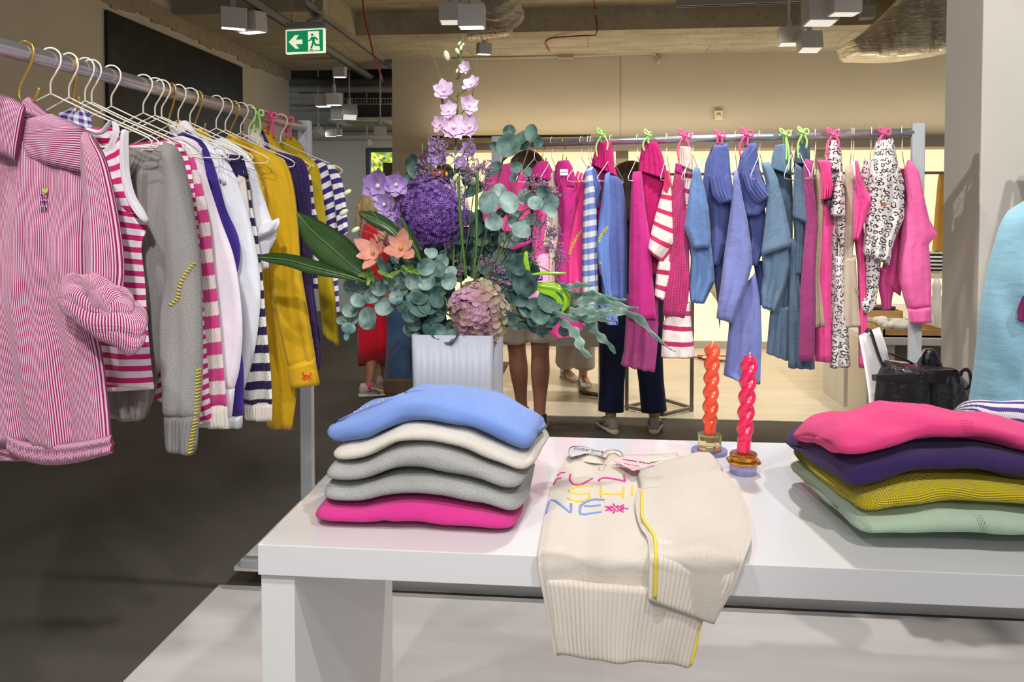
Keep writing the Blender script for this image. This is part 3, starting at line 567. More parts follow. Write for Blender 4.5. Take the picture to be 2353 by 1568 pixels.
# candles
def candle(base,H,r,lean,mat,label,turns,ph):
    m=MB(); n=150; seg=24; vs=[]
    for i in range(n+1):
        s=i/n; z=s*H; c=base+Vector((lean[0]*s,lean[1]*s,z)); low=min(1,max(0,(s-.1)/.05))
        e=1 if s<.93 else math.sqrt(max(0,1-((s-.93)/.07)**2))*.9+.1
        a=turns*PI*s+ph
        for j in range(seg):
            t=2*PI*j/seg; k=(abs(math.cos(t-a))**1.0*.48+.62) if low else .85
            k=.85*(1-low)+low*k; vs.append(c+Vector((math.cos(t),math.sin(t),0))*r*k*e)
    m.add(vs,[(i*seg+j,i*seg+(j+1)%seg,(i+1)*seg+(j+1)%seg,(i+1)*seg+j) for i in range(n) for j in range(seg)]+[tuple(range(seg))[::-1],tuple(n*seg+j for j in range(seg))])
    t=thing('twisted_candle',base,label,'candle','twisted candles'); m.build('wax',mat,t); top=base+Vector((lean[0],lean[1],H))
    MB().tube([top-Vector((0,0,.004)),top+Vector((.001,0,.006))],.0016,6).build('wick',plain('wick','e9c9b0',.8),t); return t
mWaxO=plain('wax_orange','f0502c',.22,coat=.4,sss=.12); mWaxP=plain('wax_pink','f5265f',.22,coat=.4,sss=.12)
def crystal(name,col,rough=.03): return NT(name).set(col=lin(col),trans=.92,rough=rough,ior=1.45)
mAmb=crystal('amber_glass','f2b440'); mYelG=crystal('yellow_glass','f2e3a0'); mPurG=NT('lilac_glass').set(col=lin('c3baf2'),trans=.55,rough=.06,ior=1.45)
def octa(c,r,z0,z1,seg=8,rot=.39,r2=None):
    m=MB(); c=Vector(c); r2=r2 or r; vs=[c+Vector((R*math.cos(rot+2*PI*j/seg),R*math.sin(rot+2*PI*j/seg),z)) for z,R in ((z0,r),(z1,r2)) for j in range(seg)]
    return m.add(vs,[(j,(j+1)%seg,seg+(j+1)%seg,seg+j) for j in range(seg)]+[tuple(range(seg))[::-1],tuple(seg+j for j in range(seg))])
b1=Gz(1630,1041,TZ); b2=Gz(1708,1088,TZ)
h1=thing('candle_holder',b1,'yellow cut glass candle holder on a lilac disc, under the orange candle','candle holder','glass candle holders')
octa(b1,.046,0,.009,24,0).build('base_disc',mPurG,h1,smooth=False,bevel=.001); octa(b1,.031,.0095,.05).build('cup',mYelG,h1,smooth=False,bevel=.002)
h2=thing('candle_holder',b2,'amber and lilac cut glass candle holder under the pink candle','candle holder','glass candle holders')
octa(b2,.032,0,.026,12).build('base_block',mPurG,h2,smooth=False,bevel=.002); octa(b2,.041,.0265,.034).build('collar',mAmb,h2,smooth=False,bevel=.002); octa(b2,.032,.0345,.05,12).build('cup',mAmb,h2,smooth=False,bevel=.002)
candle(b1+Vector((0,0,.052)),.232,.0185,(.006,0),mWaxO,'orange twisted taper candle, the taller looking one at the left',6.3,.3)
candle(b2+Vector((0,0,.052)),.232,.0185,(.012,0),mWaxP,'hot pink twisted taper candle nearer the right stack of sweaters',6.3,1.2)
# ---------------------------------------------------------------- rack 1 (left)
mChr=plain('chrome_tube','c4c2c8',.33,.85); mSteel=plain('post_grey','b4b9bd',.4,.3); mWire=plain('wire_ivory','efe9d8',.35); mGold=plain('gold_hook','e8c060',.22,.8); mClip=plain('clip_black','2a2430',.4)
rk=thing('clothes_rack',(-1.04,2.2,0),'silver clothes rail on the left holding striped and coloured shirts','clothes rack','clothes rails')
d1=(R1b-R1a).normalized(); MB().tube([R1a-d1*.55,R1b+d1*.02],.0165,20).build('rail',mChr,rk)
def post(rk,base,top,wd=.045,dp=.03):
    a,b=Vector(base),Vector(top); MB().boxb((a.x-wd/2,a.y-dp/2,a.z),(b.x+wd/2,b.y+dp/2,b.z)).build('post',mSteel,rk,smooth=False,bevel=.003)
post(rk,(R1b.x+.004,R1b.y+.035,.091),(R1b.x+.004,R1b.y+.035,1.735)); 
MB().boxb((R1b.x-.25,R1b.y+.015,.091),(R1b.x+.25,R1b.y+.055,.12)).build('foot',mSteel,rk,smooth=False,bevel=.003)
e0=R1a-d1*.55; post(rk,(e0.x,e0.y,0),(e0.x,e0.y,1.735)); MB().boxb((e0.x-.25,e0.y-.02,0),(e0.x+.25,e0.y+.02,.03)).build('foot',mSteel,rk,smooth=False,bevel=.003)
def railpt(px):
    Y=Y1(px); return R1a+(R1b-R1a)*((Y-R1a.y)/(R1b.y-R1a.y))
def hanger(p,yaw,label,group,w=.21,r=.0017,hk=1.0,bar=True):
    t=thing('coat_hanger',p,label,'hanger',group); M=rotz(yaw); f=lambda x,z,y=0:p+M@Vector((x,y,z))
    m=MB(); H=[f(-.021*hk,-.004),f(-.019*hk,.012),f(-.008*hk,.0225),f(.008*hk,.023),f(.021*hk,.012),f(.0225*hk,-.006),f(.012*hk,-.026),f(.001,-.045),f(0,-.07)]
    m.tube(H,r*1.15,6,40); m.build('hook',mWire,t)
    m=MB(); m.tube([f(0,-.068),f(-w*.45,-.112),f(-w*.93,-.155),f(-w,-.166),f(-w*.97,-.176),f(-w*.85,-.176),f(0,-.176),f(w*.85,-.176),f(w*.97,-.176),f(w,-.166),f(w*.93,-.155),f(w*.45,-.112),f(0,-.068)],r,6,90); m.build('frame',mWire,t)
    return t
def shook(p,yaw,label,group,s=1.0):
    t=thing('s_hook',p,label,'hook',group); M=rotz(yaw); f=lambda x,z:p+M@Vector((x*s,0,z*s))
    MB().tube([f(-.021,.0),f(-.017,.014),f(0,.0225),f(.018,.014),f(.021,-.002),f(.008,-.03),f(-.010,-.06),f(-.014,-.082),f(0,-.098),f(.018,-.092),f(.032,-.068)],.0024*s,8,60).build('hook',mGold,t)
    MB().tube([f(-.002,-.098),f(-.002,-.11),f(.0,-.12)],.0009,6).box(f(0,-.124),(.03*s,.008,.012)).build('clip',mClip,t); return t
for px,lb in ((118,'foremost white wire hanger on the left rail, behind the pinstriped shirt'),(160,'second white wire hanger on the left rail, just before a gold hook'),(197,'white wire hanger right after the second gold hook of the left rail'),(212,'white wire hanger tight beside its neighbour, its arm ending over the grey cardigan'),(257,'white wire hanger standing alone before the wide gap on the left rail'),(330,'white wire hanger first after the gap on the left rail'),(357,'middle white wire hanger of the three before the third gold hook, left rail'),(372,'white wire hanger nearest before the third gold hook of the left rail'),(410,'white wire hanger between the third and fourth gold hooks, its hook near the third'),(437,'white wire hanger just before the fourth gold hook of the left rail'),(497,'white wire hanger between the fourth and fifth gold hooks, left rail'),(518,'white wire hanger just before the fifth gold hook of the left rail'),(553,'white wire hanger right behind the fifth gold hook of the left rail'),(572,'white wire hanger beside the lime green bow on the left rail'),(645,'white wire hanger between the two pink bows of the left rail')):
    hanger(railpt(px),random.uniform(-.12,.12),lb,'white wire hangers on the left rail')
for px,lb in ((60,'large gold s hook carrying the pinstriped shirt in front'),(172,'gold s hook carrying the gingham fabric'),(395,'gold s hook in the middle of the left rail over white fabric'),(455,'gold s hook with a small mustard waistband below, left rail'),(537,'last gold s hook of the left rail, before the lime bow')):
    shook(railpt(px),random.uniform(-.5,.1)-.2,lb,'gold s hooks on the left rail',1.0)
def mir(R,xc): return [(2*xc-p[0],)+tuple(p[1:]) for p in R]
G1='clothes hanging on the left rail'
def gar(name,label,cat,parts,proj,group,root=None,dd=0):
    fst=None; objs={}
    for i,pt in enumerate(parts):
        nm,L,R,mat=pt[:4]; kw=dict(pt[4]) if len(pt)>4 else {}; m=MB(); kw.setdefault('fold',(.005,1.7,i+len(label)*.37)); kw.setdefault('wr',.007)
        m.ribbon(L,R,proj,**kw)
        if fst is None: fst=thing(name,root or Vector(m.v[0]),label,cat,group)
        o=m.build(nm,mat,fst); objs[nm]=(o,Surf(m)) if nm not in objs else objs[nm]
    return fst,objs
wCot='weave'
# materials
mPin=cloth('pinstripe','eccbdd',wCot,'a3205f',.0029,.5,'u',pat='stripe'); mPinH=cloth('pinstripe_yoke','e6c2d6',wCot,'8e1c55',.0032,.5,'v',pat='stripe')
mTank=cloth('tank_stripe','f3eaf0',wCot,'d02a72',.0255,.45,'v',.004,pat='stripe'); mRibW=cloth('rib_white','ece8ee','rib')
mGreyC=cloth('cardigan_grey','a9a6a2','fleece',mel=.5,var=.08); mGreyR=cloth('cardigan_rib','9d9a96','rib',mel=.4)
mPkStr=cloth('tee_pink_stripe','f3eaf0',wCot,'cf2a70',.021,.5,'v',pat='stripe'); mWide=cloth('wide_pink_knit','f2e2dc','knit','dd4a8e',.057,.48,'v',pat='stripe'); mCrR=cloth('cream_rib','ece4d8','rib')
mLil=cloth('sweat_white','f1e8f0',wCot); mPur=cloth('purple_cotton','3f2c86',wCot,var=.1); mWht=cloth('white_cotton','eceef4',wCot,var=.03,rough=.6); mNav=cloth('navy_knit','ece9e2','knit','251647',.046,.46,'v',.01,pat='stripe')
mYelS=cloth('mustard_shirt','d0a512',wCot,var=.06,rough=.7); mOli=cloth('mustard_velvet','b39a14','fleece',var=.08); mPurK=cloth('purple_crochet','3b2166','waffle','1b0d33',.02,.6,pat='holes'); mNvS=cloth('navy_stripe_tee','ecebf0',wCot,'3a2c72',.034,.5,'v',pat='stripe')
mGing=cloth('gingham','eceef6',wCot,'4a3a90',.014,pat='check')
mNavP=cloth('navy_plain_knit','2b1a55','knit')
# pinstriped shirt
pj=projY(Y1(60)+.005)
t,o=gar('pinstripe_shirt','pink pinstriped blouse in front of the left rail with a rolled sleeve','shirt',[
 ('body',[(-110,300),(-150,500),(-160,800),(-120,1000)],[(185,292),(200,420),(196,560),(205,700),(232,800),(248,920),(258,1042)],mPin,dict(t=.03,fold=(.010,3.4,1.3),n=60,m=60,wr=.006)),
 ('yoke',[(-60,300),(-20,320),(-30,345)],[(120,262),(195,302),(188,398)],mPinH,dict(t=.02,off=.02,n=14,fold=(.002,1,0))),
 ('sleeve',[(193,302),(188,380),(190,470),(196,560),(200,640),(205,690)],[(206,306),(240,365),(262,450),(278,540),(285,620),(280,680)],mPin,dict(t=.022,off=.035,n=36,fold=(.005,2,.4),p=2)),
 ('shirt_tail',[(-60,1000),(20,1030)],[(-20,1060),(60,1060)],mPin,dict(t=.004,n=6)),
 ],pj,G1,railpt(60))
m=MB(); m.ribbon([(-60,235),(-20,215),(20,222),(58,242)],[(-60,330),(0,355),(20,363),(35,372)],pj,t=.010,off=.05,n=20,m=14); m.build('collar',mPinH,t)
m=MB(); m.ribbon([(52,240),(66,222),(85,240),(110,262)],[(60,262),(100,285),(140,300),(178,300)],pj,t=.014,off=.0,n=16,m=10,fold=(.003,2,1)); m.build('inner_collar',mPinH,t)
m=MB(); m.ribbon([(60,985),(0,1000),(-60,990)],[(110,1070),(20,1050),(-60,1030)],pj,t=.004,off=.01,n=8); 
m=MB(); m.ribbon([(20,1000),(60,1015),(120,1020),(180,1015),(257,1000)],[(15,1035),(50,1057),(110,1070),(180,1063),(259,1043)],pj,t=.008,off=.028,n=30,m=10,fold=(.004,2,1)); m.build('hem',mPinH,t)
c=pj(232,705,.06)
m=MB(); sg=40
for k,(dz,R0,R1,tl) in enumerate(((.018,.040,.024,.5),(-.006,.046,.03,.75),(-.028,.036,.026,1.0))):
    vs=[];uv=[]
    for i in range(sg):
        a=2*PI*i/sg; cc=c+Vector((math.cos(a)*R0*1.25+(.012*k),-.012,dz+math.sin(a)*R0*.45-math.cos(a)*.028*tl))
        for j in range(12):
            b=2*PI*j/12; vs.append(cc+Vector((math.cos(a)*R1*math.cos(b),math.sin(a)*R1*math.cos(b)*.5,R1*math.sin(b)))+Vector((0,0,1))*.004*math.sin(5*a+k)); uv.append((a*.04,b*R1))
    m.add(vs,[(i*12+j,((i+1)%sg)*12+j,((i+1)%sg)*12+(j+1)%12,i*12+(j+1)%12) for i in range(sg) for j in range(12)],uv)
m.build('rolled_cuff',mPin,t)
mPrint=plain('print_purple','3c2158',.6); mLime=plain('print_lime','b5dc2e',.6); sfb=o['body'][1]
for ch,x,y in (('S',97,452),('U',106,452),('M',97,467),('M',106,467),('E',97,482),('R',106,482)):
    q=sfb(x,y,.002); text(ch,0,0,q,.0125,mPrint,t,rz=-.1,name='print_letter') if q else None
q=sfb(104,438,.003)
MB().poly([q+Vector((x*.0013,0,z*.0013)) for x,z in ((0,-5),(4,-1),(4,2),(2,3),(0,1),(-2,3),(-4,2),(-4,-1))],(0,.001,0)).build('print_heart',mLime,t,smooth=False)
# gingham
gar('gingham_cloth','blue and white gingham fabric clipped under the second gold hook','cloth',[('cloth',[(175,245),(145,256),(130,264),(150,300)],[(185,245),(205,262),(212,290),(200,320)],mGing,dict(t=.01,fold=(.008,2.5,1)))],projY(Y1(172)),G1)
# tank
pj=projY(Y1(118)+.02); R=[(262,284),(286,300),(284,360),(292,430),(312,490),(338,516),(326,560),(333,650),(340,760),(354,893)]
t,o=gar('striped_tank_top','pink and white striped tank top on the first white hanger','tank top',[
 ('body',[(150,420),(100,520),(60,700),(50,890)],[(300,470),(338,516),(325,560),(333,650),(340,760),(354,893)],mTank,dict(t=.014,n=50,m=30,fold=(.004,2,2))),
 ('front_strap',[(236,352),(225,390),(200,440),(170,480)],[(284,310),(284,370),(293,440),(312,492)],mTank,dict(t=.011,off=.012,n=20)),
 ('back_strap',[(190,295),(180,340)],[(262,292),(250,340)],mTank,dict(t=.006,off=-.012,n=10)),
 ('armhole_trim',[(284,298),(280,350),(283,410),(296,460),(320,498),(338,514)],[(296,300),(296,350),(300,405),(312,450),(332,484),(342,506)],mRibW,dict(t=.008,off=.02,n=30,m=6,fold=(0,0,0))),
 ('neck_trim',[(198,292),(230,298),(256,276),(262,300),(250,330),(230,352)],[(200,304),(232,310),(266,280),(275,300),(262,335),(238,362)],mRibW,dict(t=.006,off=.02,n=30,m=6,fold=(0,0,0))),
 ('hem',[(60,885),(62,905)],[(354,880),(354,895)],mPkStr,dict(t=.015,off=0,n=4))],pj,G1)
# grey cardigan
pj=projY(Y1(160)+.03)
t,o=gar('grey_cardigan','grey cardigan with yellow whip stitching hanging on the left rail','cardigan',[
 ('body',[(362,335),(335,372),(300,430),(250,600),(230,800),(250,960)],[(395,330),(405,400),(398,520),(388,640),(372,760),(366,850),(322,968)],mGreyC,dict(t=.02,n=50,m=26,wr=.006)),
 ('sleeve',[(375,325),(383,420),(384,540),(386,640),(374,720),(374,800),(380,900),(382,955)],[(405,338),(428,420),(446,520),(458,620),(462,740),(462,860),(456,960)],mGreyC,dict(t=.03,off=.05,n=50,m=22,fold=(.003,1.1,.5),wr=.008)),
 ('cuff',[(380,950),(381,1000),(383,1036)],[(456,950),(452,1000),(448,1043)],mGreyR,dict(t=.026,off=.05,n=12,m=20)),
 ('back_panel',[(296,340),(290,370),(285,400)],[(352,345),(340,370),(310,420)],mGreyR,dict(t=.006,off=-.01,n=10)),
 ('folded_hem',[(300,890),(300,930),(318,968)],[(366,870),(352,915),(330,962)],mGreyR,dict(t=.016,off=.026,n=10))],pj,G1)
sf=o['sleeve'][1]; sc=o['cuff'][1]; m=MB()
def whip(m,line,n,sfs,ln=5,ang=0,r=.0016):
    for i,q in enumerate(crom([(a,b,0) for a,b in line],n)):
        for s_ in sfs:
            a=s_(q.x-ln*math.cos(ang),q.y-ln*math.sin(ang),.002); b=s_(q.x+ln*math.cos(ang),q.y+ln*math.sin(ang),.002)
            if a and b: m.tube([a,b],r,5); break
whip(m,[(446,606),(425,632),(412,660),(408,685),(392,700)],15,[sf],4.5,.45)
whip(m,[(456,850),(455,900),(452,955),(443,1000),(438,1040)],26,[sf,sc],6,-.3)
m.build('whip_stitching',kYel,t)['kind']='stuff'
def strip(name,label,cat,px,Lx,Rx,mat,hem=None,extra=(),t=.018,dy=.03,**kw):
    parts=[('body',Lx,Rx,mat,dict(t=t,n=50,m=20,**kw))]+list(extra)
    return gar(name,label,cat,parts,projY(Y1(px)+dy),G1)
strip('striped_shirt','pink and white fine striped long sleeve top right behind the grey cardigan','shirt',200,[(300,330),(280,500),(280,700),(330,890),(455,975)],[(395,322),(425,345),(444,420),(456,520),(464,640),(472,760),(480,870),(487,968)],mPkStr)
strip('wide_striped_sweater','knitted sweater with wide pink and cream stripes, left rail','sweater',212,[(330,330),(330,500),(340,700),(400,930)],[(400,318),(438,345),(462,420),(480,500),(490,600),(503,720),(512,830),(522,935)],mWide,extra=[('hem',[(400,930),(410,978)],[(522,932),(525,986)],mCrR,dict(t=.02,n=8))])
strip('white_sweatshirt','plain pinkish white sweatshirt between the wide pink stripes and the purple jacket','sweatshirt',257,[(340,330),(380,500),(400,700),(430,880)],[(420,312),(456,330),(476,410),(505,500),(537,590),(553,690),(557,770),(550,850),(538,895)],mLil,t=.024,extra=[('cuff',[(470,890),(480,950)],[(540,893),(532,960)],mLil,dict(t=.02,n=6))])
strip('purple_jacket','purple sweatshirt with a white hem, squeezed between two white tops','sweatshirt',330,[(380,320),(400,500),(420,700),(500,955)],[(430,300),(470,330),(495,390),(520,480),(548,545),(551,600),(540,650),(550,760),(560,860),(558,955)],mPur,extra=[('white_hem',[(500,955),(505,980)],[(558,955),(556,984)],mWht,dict(t=.02,n=6))])
strip('white_satin_shirt','crumpled white cotton shirt hanging right of the purple sweatshirt','shirt',357,[(440,330),(440,500),(460,700),(500,900)],[(470,318),(520,360),(555,440),(578,520),(596,620),(598,700),(588,790),(570,870),(558,905)],mWht,t=.026,wr=.01,extra=[('placket',[(497,345),(505,420)],[(506,350),(520,425)],mWht,dict(t=.006,off=.03,n=6)),('collar',[(490,338),(500,330)],[(500,352),(530,372)],mWht,dict(t=.01,off=.02,n=8))])
strip('navy_striped_cardigan','navy and cream striped knit cardigan with a plain navy shoulder','cardigan',372,[(500,370),(510,500),(520,700),(560,925)],[(540,378),(565,400),(578,470),(592,540),(604,640),(612,740),(622,850),(626,928)],mNav,extra=[('shoulder',[(505,352),(515,420)],[(558,358),(572,410)],mNavP,dict(t=.022,off=.006,n=10)),('hem',[(560,925),(564,964)],[(626,925),(625,968)],mCrR,dict(t=.02,n=8)),('band',[(535,400),(548,470),(556,520)],[(560,392),(568,455),(574,510)],mCrR,dict(t=.012,off=.02,n=10))])
strip('white_cuffed_shirt','white shirt with one short folded up sleeve cuff, left rail','shirt',410,[(480,330),(500,500),(520,580),(540,640)],[(510,316),(560,345),(584,380),(602,440),(622,500),(636,540),(618,580),(618,615)],mWht,t=.024,wr=.008,extra=[('cuff',[(596,522),(590,540),(595,548)],[(640,500),(642,512),(632,530)],mWht,dict(t=.018,off=.03,n=8)),('neckband',[(490,330),(505,322)],[(500,345),(535,352)],mWht,dict(t=.01,n=6))])
t,o=gar('mustard_shirt','bright mustard yellow shirt with a small red crab stitched on its cuff','shirt',[
 ('body',[(520,335),(560,500),(600,640),(612,980)],[(560,328),(640,362),(650,480),(645,640),(660,780),(682,880),(671,987)],mYelS,dict(t=.02,n=50,m=24,wr=.006)),
 ('sleeve',[(570,340),(610,430),(622,540),(624,640),(636,720),(652,790),(664,846)],[(612,345),(655,372),(674,430),(684,520),(690,610),(704,700),(720,800),(726,840)],mYelS,dict(t=.03,off=.04,n=46,m=22,fold=(.007,1.3,1.2),wr=.01)),
 ('cuff',[(660,838),(664,870),(669,892)],[(724,822),(730,855),(736,884)],mYelS,dict(t=.026,off=.045,n=10,fold=(.002,1,0))),
 ('yoke',[(510,318),(530,330),(560,345)],[(545,318),(600,338),(640,360)],mYelS,dict(t=.016,off=.02,n=10))],projY(Y1(497)),G1)
sf=o['cuff'][1]; m=MB(); 
for pl in ([(697,866),(705,870),(713,866),(705,861),(697,866)],[(699,864),(694,859),(698,855)],[(711,864),(716,859),(712,855)],[(698,868),(694,872)],[(702,870),(699,875)],[(709,870),(711,875)],[(712,867),(717,871)],[(700,865),(705,864),(710,866)]):
    pts=[sf(a,b,.001) for a,b in pl]; pts=[p for p in pts if p]
    if len(pts)>1: m.tube(pts,.0016,6)
m.build('crab_embroidery',plain('crab_red','e2412a',.7),t)
strip('purple_crochet_sweater','dark purple openwork sweater behind the mustard shirt','sweater',518,[(600,360),(640,500),(680,700),(700,860)],[(610,345),(665,355),(700,372),(712,430),(718,530),(718,640),(730,740),(738,800),(735,850)],mPurK,t=.024)
strip('white_navy_shirt','white top with navy bands, only its right edge showing beside the dark purple sweater','shirt',553,[(660,390),(680,500),(690,660)],[(690,378),(712,400),(724,480),(742,540),(748,620),(744,664)],mNvS)
gar('mustard_blouse','second mustard top with a velvety sleeve, further back on the left rail','shirt',[
 ('body',[(650,360),(680,450),(700,560),(700,640)],[(690,352),(728,378),(742,450),(752,540),(757,640)],mOli,dict(t=.02,n=40,m=20)),
 ('sleeve',[(724,600),(735,700),(742,770)],[(760,600),(772,700),(779,795)],mOli,dict(t=.02,off=.02,n=24,lin=True))],projY(Y1(572)),G1)
gar('navy_striped_tee','navy and white striped tee at the far end of the left rail','shirt',[
 ('body',[(680,380),(720,480),(740,600),(745,720)],[(712,362),(752,380),(772,440),(778,520),(776,620),(780,722)],mNvS,dict(t=.02,n=40,m=20)),
 ('sleeve',[(752,376),(765,440),(772,500),(780,548)],[(764,376),(784,410),(795,470),(799,535)],mNvS,dict(t=.02,off=.02,n=24))],projY(Y1(645)),G1)
gar('white_waistband_skirt','white gathered waistband hanging under the third gold hook','skirt',[('waistband',[(398,284),(430,278),(462,318)],[(388,292),(402,312),(458,342)],mRibW,dict(t=.014,n=20,fold=(.003,6,1)))],projY(Y1(395)),G1)
gar('mustard_shorts','small crumpled mustard waistband under the fourth gold hook','shorts',[('waistband',[(458,294),(450,302),(455,330)],[(468,294),(482,312),(488,334)],mYelS,dict(t=.014,fold=(.005,4,1)))],projY(Y1(455)),G1)
gar('mustard_shorts','crumpled mustard waistband under the last gold hook of the left rail','shorts',[('waistband',[(528,310),(518,322),(520,336)],[(540,308),(556,322),(570,345)],mYelS,dict(t=.014,fold=(.005,4,2)))],projY(Y1(537)),G1)
# tied trousers
mLimeC=plain('cord_lime','a9e57c',.7); mPinkC=plain('cord_pink','f0568e',.7)
def bow(parent,proj,cx,cy,s,mat,tails=((-.6,3),(.5,3.4)),off=.03,r=.0036,loops=2,name='drawstring'):
    f=lambda x,y,z=0: proj(cx+x*s,cy+y*s,off+z)
    m=MB()
    m.tube([f(0,0),f(-.6,-.9),f(-1.0,-1.1),f(-.9,-.4),f(0,0)],r,7,20)
    if loops>1: m.tube([f(0,0),f(.5,-.7),f(1.0,-.5),f(.9,.3),f(0,0)],r,7,20)
    m.ball(f(0,0,.004),r*1.7,8)
    for dx,ln in tails: m.tube([f(0,0),f(dx*.7,ln*.3),f(dx,ln*.6),f(dx*.8,ln)],r,7,16)
    m.tube([f(-.3,2.2,-.03),f(-.35,0,-.01),f(-.1,-.6,-.03),f(.3,-.3,-.055),f(.5,2.2,-.06)],r,7,16)
    return m.build(name,mat,parent)
def tiedpants(label,proj,parts,b,mat,group):
    t,o=gar('drawstring_trousers',label,'trousers',parts,proj,group)
    for q in b: bow(t,proj,*q[:3],mat if len(q)<4 else q[3])
    return t
tiedpants('cream and purple knit trousers tied to the left rail with a lime green cord',projY(Y1(590)),[('waistband',[(575,300),(572,340),(575,370)],[(592,292),(606,320),(610,372)],mCrR,dict(t=.02,fold=(.003,6,1))),('leg',[(592,300),(600,340),(606,372)],[(600,296),(616,330),(622,376)],mPur,dict(t=.02,off=-.02))],[(592,262,13)],mLimeC,G1)
tiedpants('mustard trousers tied to the left rail with a long pink cord',projY(Y1(622)),[('waistband',[(604,300),(610,340),(630,375)],[(616,290),(634,320),(650,350)],mYelS,dict(t=.02,fold=(.004,5,1)))],[(622,268,13)],mPinkC,G1)
tiedpants('mustard trousers with a ribbed waistband tied by the last pink cord, left rail',projY(Y1(668)),[('waistband',[(650,316),(643,340),(655,365)],[(672,312),(690,330),(712,370)],mOli,dict(t=.02,fold=(.004,6,1)))],[(662,278,12)],mPinkC,G1)
gar('mustard_blouse','sliver of a mustard top on the farthest hanger of the left rail','shirt',[('body',[(765,372),(768,400)],[(778,384),(777,404)],mOli,dict(t=.02))],projY(2.9),G1)
# ---------------------------------------------------------------- rack 2 (back)
rk2=thing('clothes_rack',(.4,3.4,0),'grey clothes rail at the back carrying pink, blue and leopard print clothes','clothes rack','clothes rails')
MB().tube([R2a,R2b+R2d*.03],.0165,20).build('rail',mChr,rk2)
M2=rotz(math.atan2(R2d.y,R2d.x))
for e,k in ((R2a,-.015),(R2b,.045)):
    c=e+R2d*k; z0=.091
    MB().box((c.x,c.y,(z0+1.745)/2),(.046,.03,1.745-z0),M2).build('post',mSteel,rk2,smooth=False,bevel=.003)
    MB().box((c.x,c.y,z0+.0145),(.04,.5,.029),M2).build('foot',mSteel,rk2,smooth=False,bevel=.003)
def rp2(px):
    p=proj2(0)(px,315); t=(p-R2a).dot(R2d); return R2a+R2d*t
HG2='hangers on the back rail'; G2='clothes hanging on the back rail'
y2=math.atan2(R2d.y,R2d.x)+PI/2
for px,dy,lb in ((1228,.45,'ivory hanger at the left of the back rail, next to the round eucalyptus leaves'),(1268,.05,'ivory hanger on the back rail between the two gold hooks'),(1336,.3,'ivory hanger over the hot pink cardigan with yellow stitching'),(1352,.1,'ivory hanger over the blue and white striped knit'),(1358,.02,'ivory hanger touching the one over the striped blue knit, on its right'),(1404,.35,'ivory hanger over the blue cardigan on the back rail'),(1465,.15,'ivory hanger just left of the second lime bow of the back rail'),(1532,.03,'ivory hanger over the pink and cream striped tee'),(1584,.05,'ivory hanger right behind the leftmost pink bow, back rail'),(1592,.4,'ivory hanger over the cornflower blue tee on the back rail'),(1690,.1,'ivory hanger over the periwinkle long sleeve top'),(1746,.45,'ivory hanger between the third pink bow and the third lime bow'),(1820,.45,'ivory hanger between the two neighbouring lime bows of the back rail'),(1837,-.5,'ivory hanger just under the last lime bow of the back rail'),(1874,.3,'ivory hanger before the pink bow with leopard trousers'),(1927,.1,'ivory hanger right after the pink bow of the narrow leopard trousers'),(1957,.08,'ivory hanger over the beige cardigan, back rail'),(1962,.15,'ivory hanger over the pink ruffled tee, back rail'),(2002,.12,'ivory hanger left of the last pink bow of the back rail'),(2073,.6,'ivory hanger at the right end of the back rail over the pink sweatshirt')):
    hanger(rp2(px),y2+(-dy*.4),lb,HG2,.17,.0014)
for px,lb in ((1249,'gold s hook at the left end of the back rail over the gathered pink shorts'),(1296,'gold s hook over the magenta trousers with a white label')):
    shook(rp2(px),y2-.15,lb,'gold s hooks on the back rail',.95)
p2=proj2(0)
Q=lambda ox,oy:(lambda *a:[(ox+a[i]/3.92,oy+a[i+1]/3.92) for i in range(0,len(a),2)])
q5,q6,q7,q8=Q(1200,250),Q(1200,600),Q(1753,250),Q(1753,600)
cl=lambda n,c,**k: cloth(n,c,k.pop('kind',wCot),**k)
mHotP=cl('hot_pink_cotton','d8438e'); mMag=cl('magenta_cotton','b22678'); mMagD=cl('magenta_deep','b01765'); mCrm=cl('cream_cotton','dac9bb'); mPkC=cl('pink_cardigan','e03a86',kind='fleece'); mBWs=cloth('blue_white_stripe','dcdde2','knit','7086cf',.047,.5,'v',pat='stripe')
mBlu=cl('cornflower','5f7cab'); mBluC=cl('blue_cardigan','5c7aba',kind='fleece'); mInd=cl('indigo_cotton','525e98'); mPer=cl('periwinkle','767fb8'); mSla=cl('slate_blue','657e96'); mSlaD=cl('slate_deep','52677d'); mPlum=cl('plum_cotton','95396f'); mBeig=cl('beige_knit','c9b5a0',kind='fine'); mBeiS=cloth('beige_lace','c9b49c','fine','6d5845',.012,.55,pat='dots'); mRose=cl('rose_pink','e04a8e'); mSwt=cl('sweat_pink','de629c'); mSwShade=cl('sweat_pink_shaded','c04382')
mStr=cloth('cream_pink_stripe','dfd3ca',wCot,'c62a62',.062,.3,'v',.005,pat='stripe'); mStr2=cloth('cream_pink_stripe_wide','e6dad4',wCot,'b82a5f',.066,.3,'v',.02,pat='stripe'); mCro=cloth('pink_crochet','dd3a83','waffle','8d1f52',.017,.45,pat='holes'); mLeo=cloth('leopard','d3cdca',wCot,'2b282f',.020,pat='leopard',var=.03); mIndShade=cl('indigo_shaded','2c3566')
def g2(name,label,cat,*parts,t=.036,base=0.0):
    ps=[]
    for i,p in enumerate(parts):
        kw=dict(t=t,off=base,n=44,m=24,lin=True,fold=(.0045,1.25,i+len(label)*.3),wr=.009); kw.update(p[4] if len(p)>4 else {}); wd_=kw.pop('wd',5); ps.append((p[0],[(a-wd_,b) for a,b in p[1]],[(a+wd_,b) for a,b in p[2]],p[3],kw))
    return gar(name,label,cat,ps,p2,G2,rp2(parts[0][1][0][0]))[0]
S_='sleeve'; B_='body'
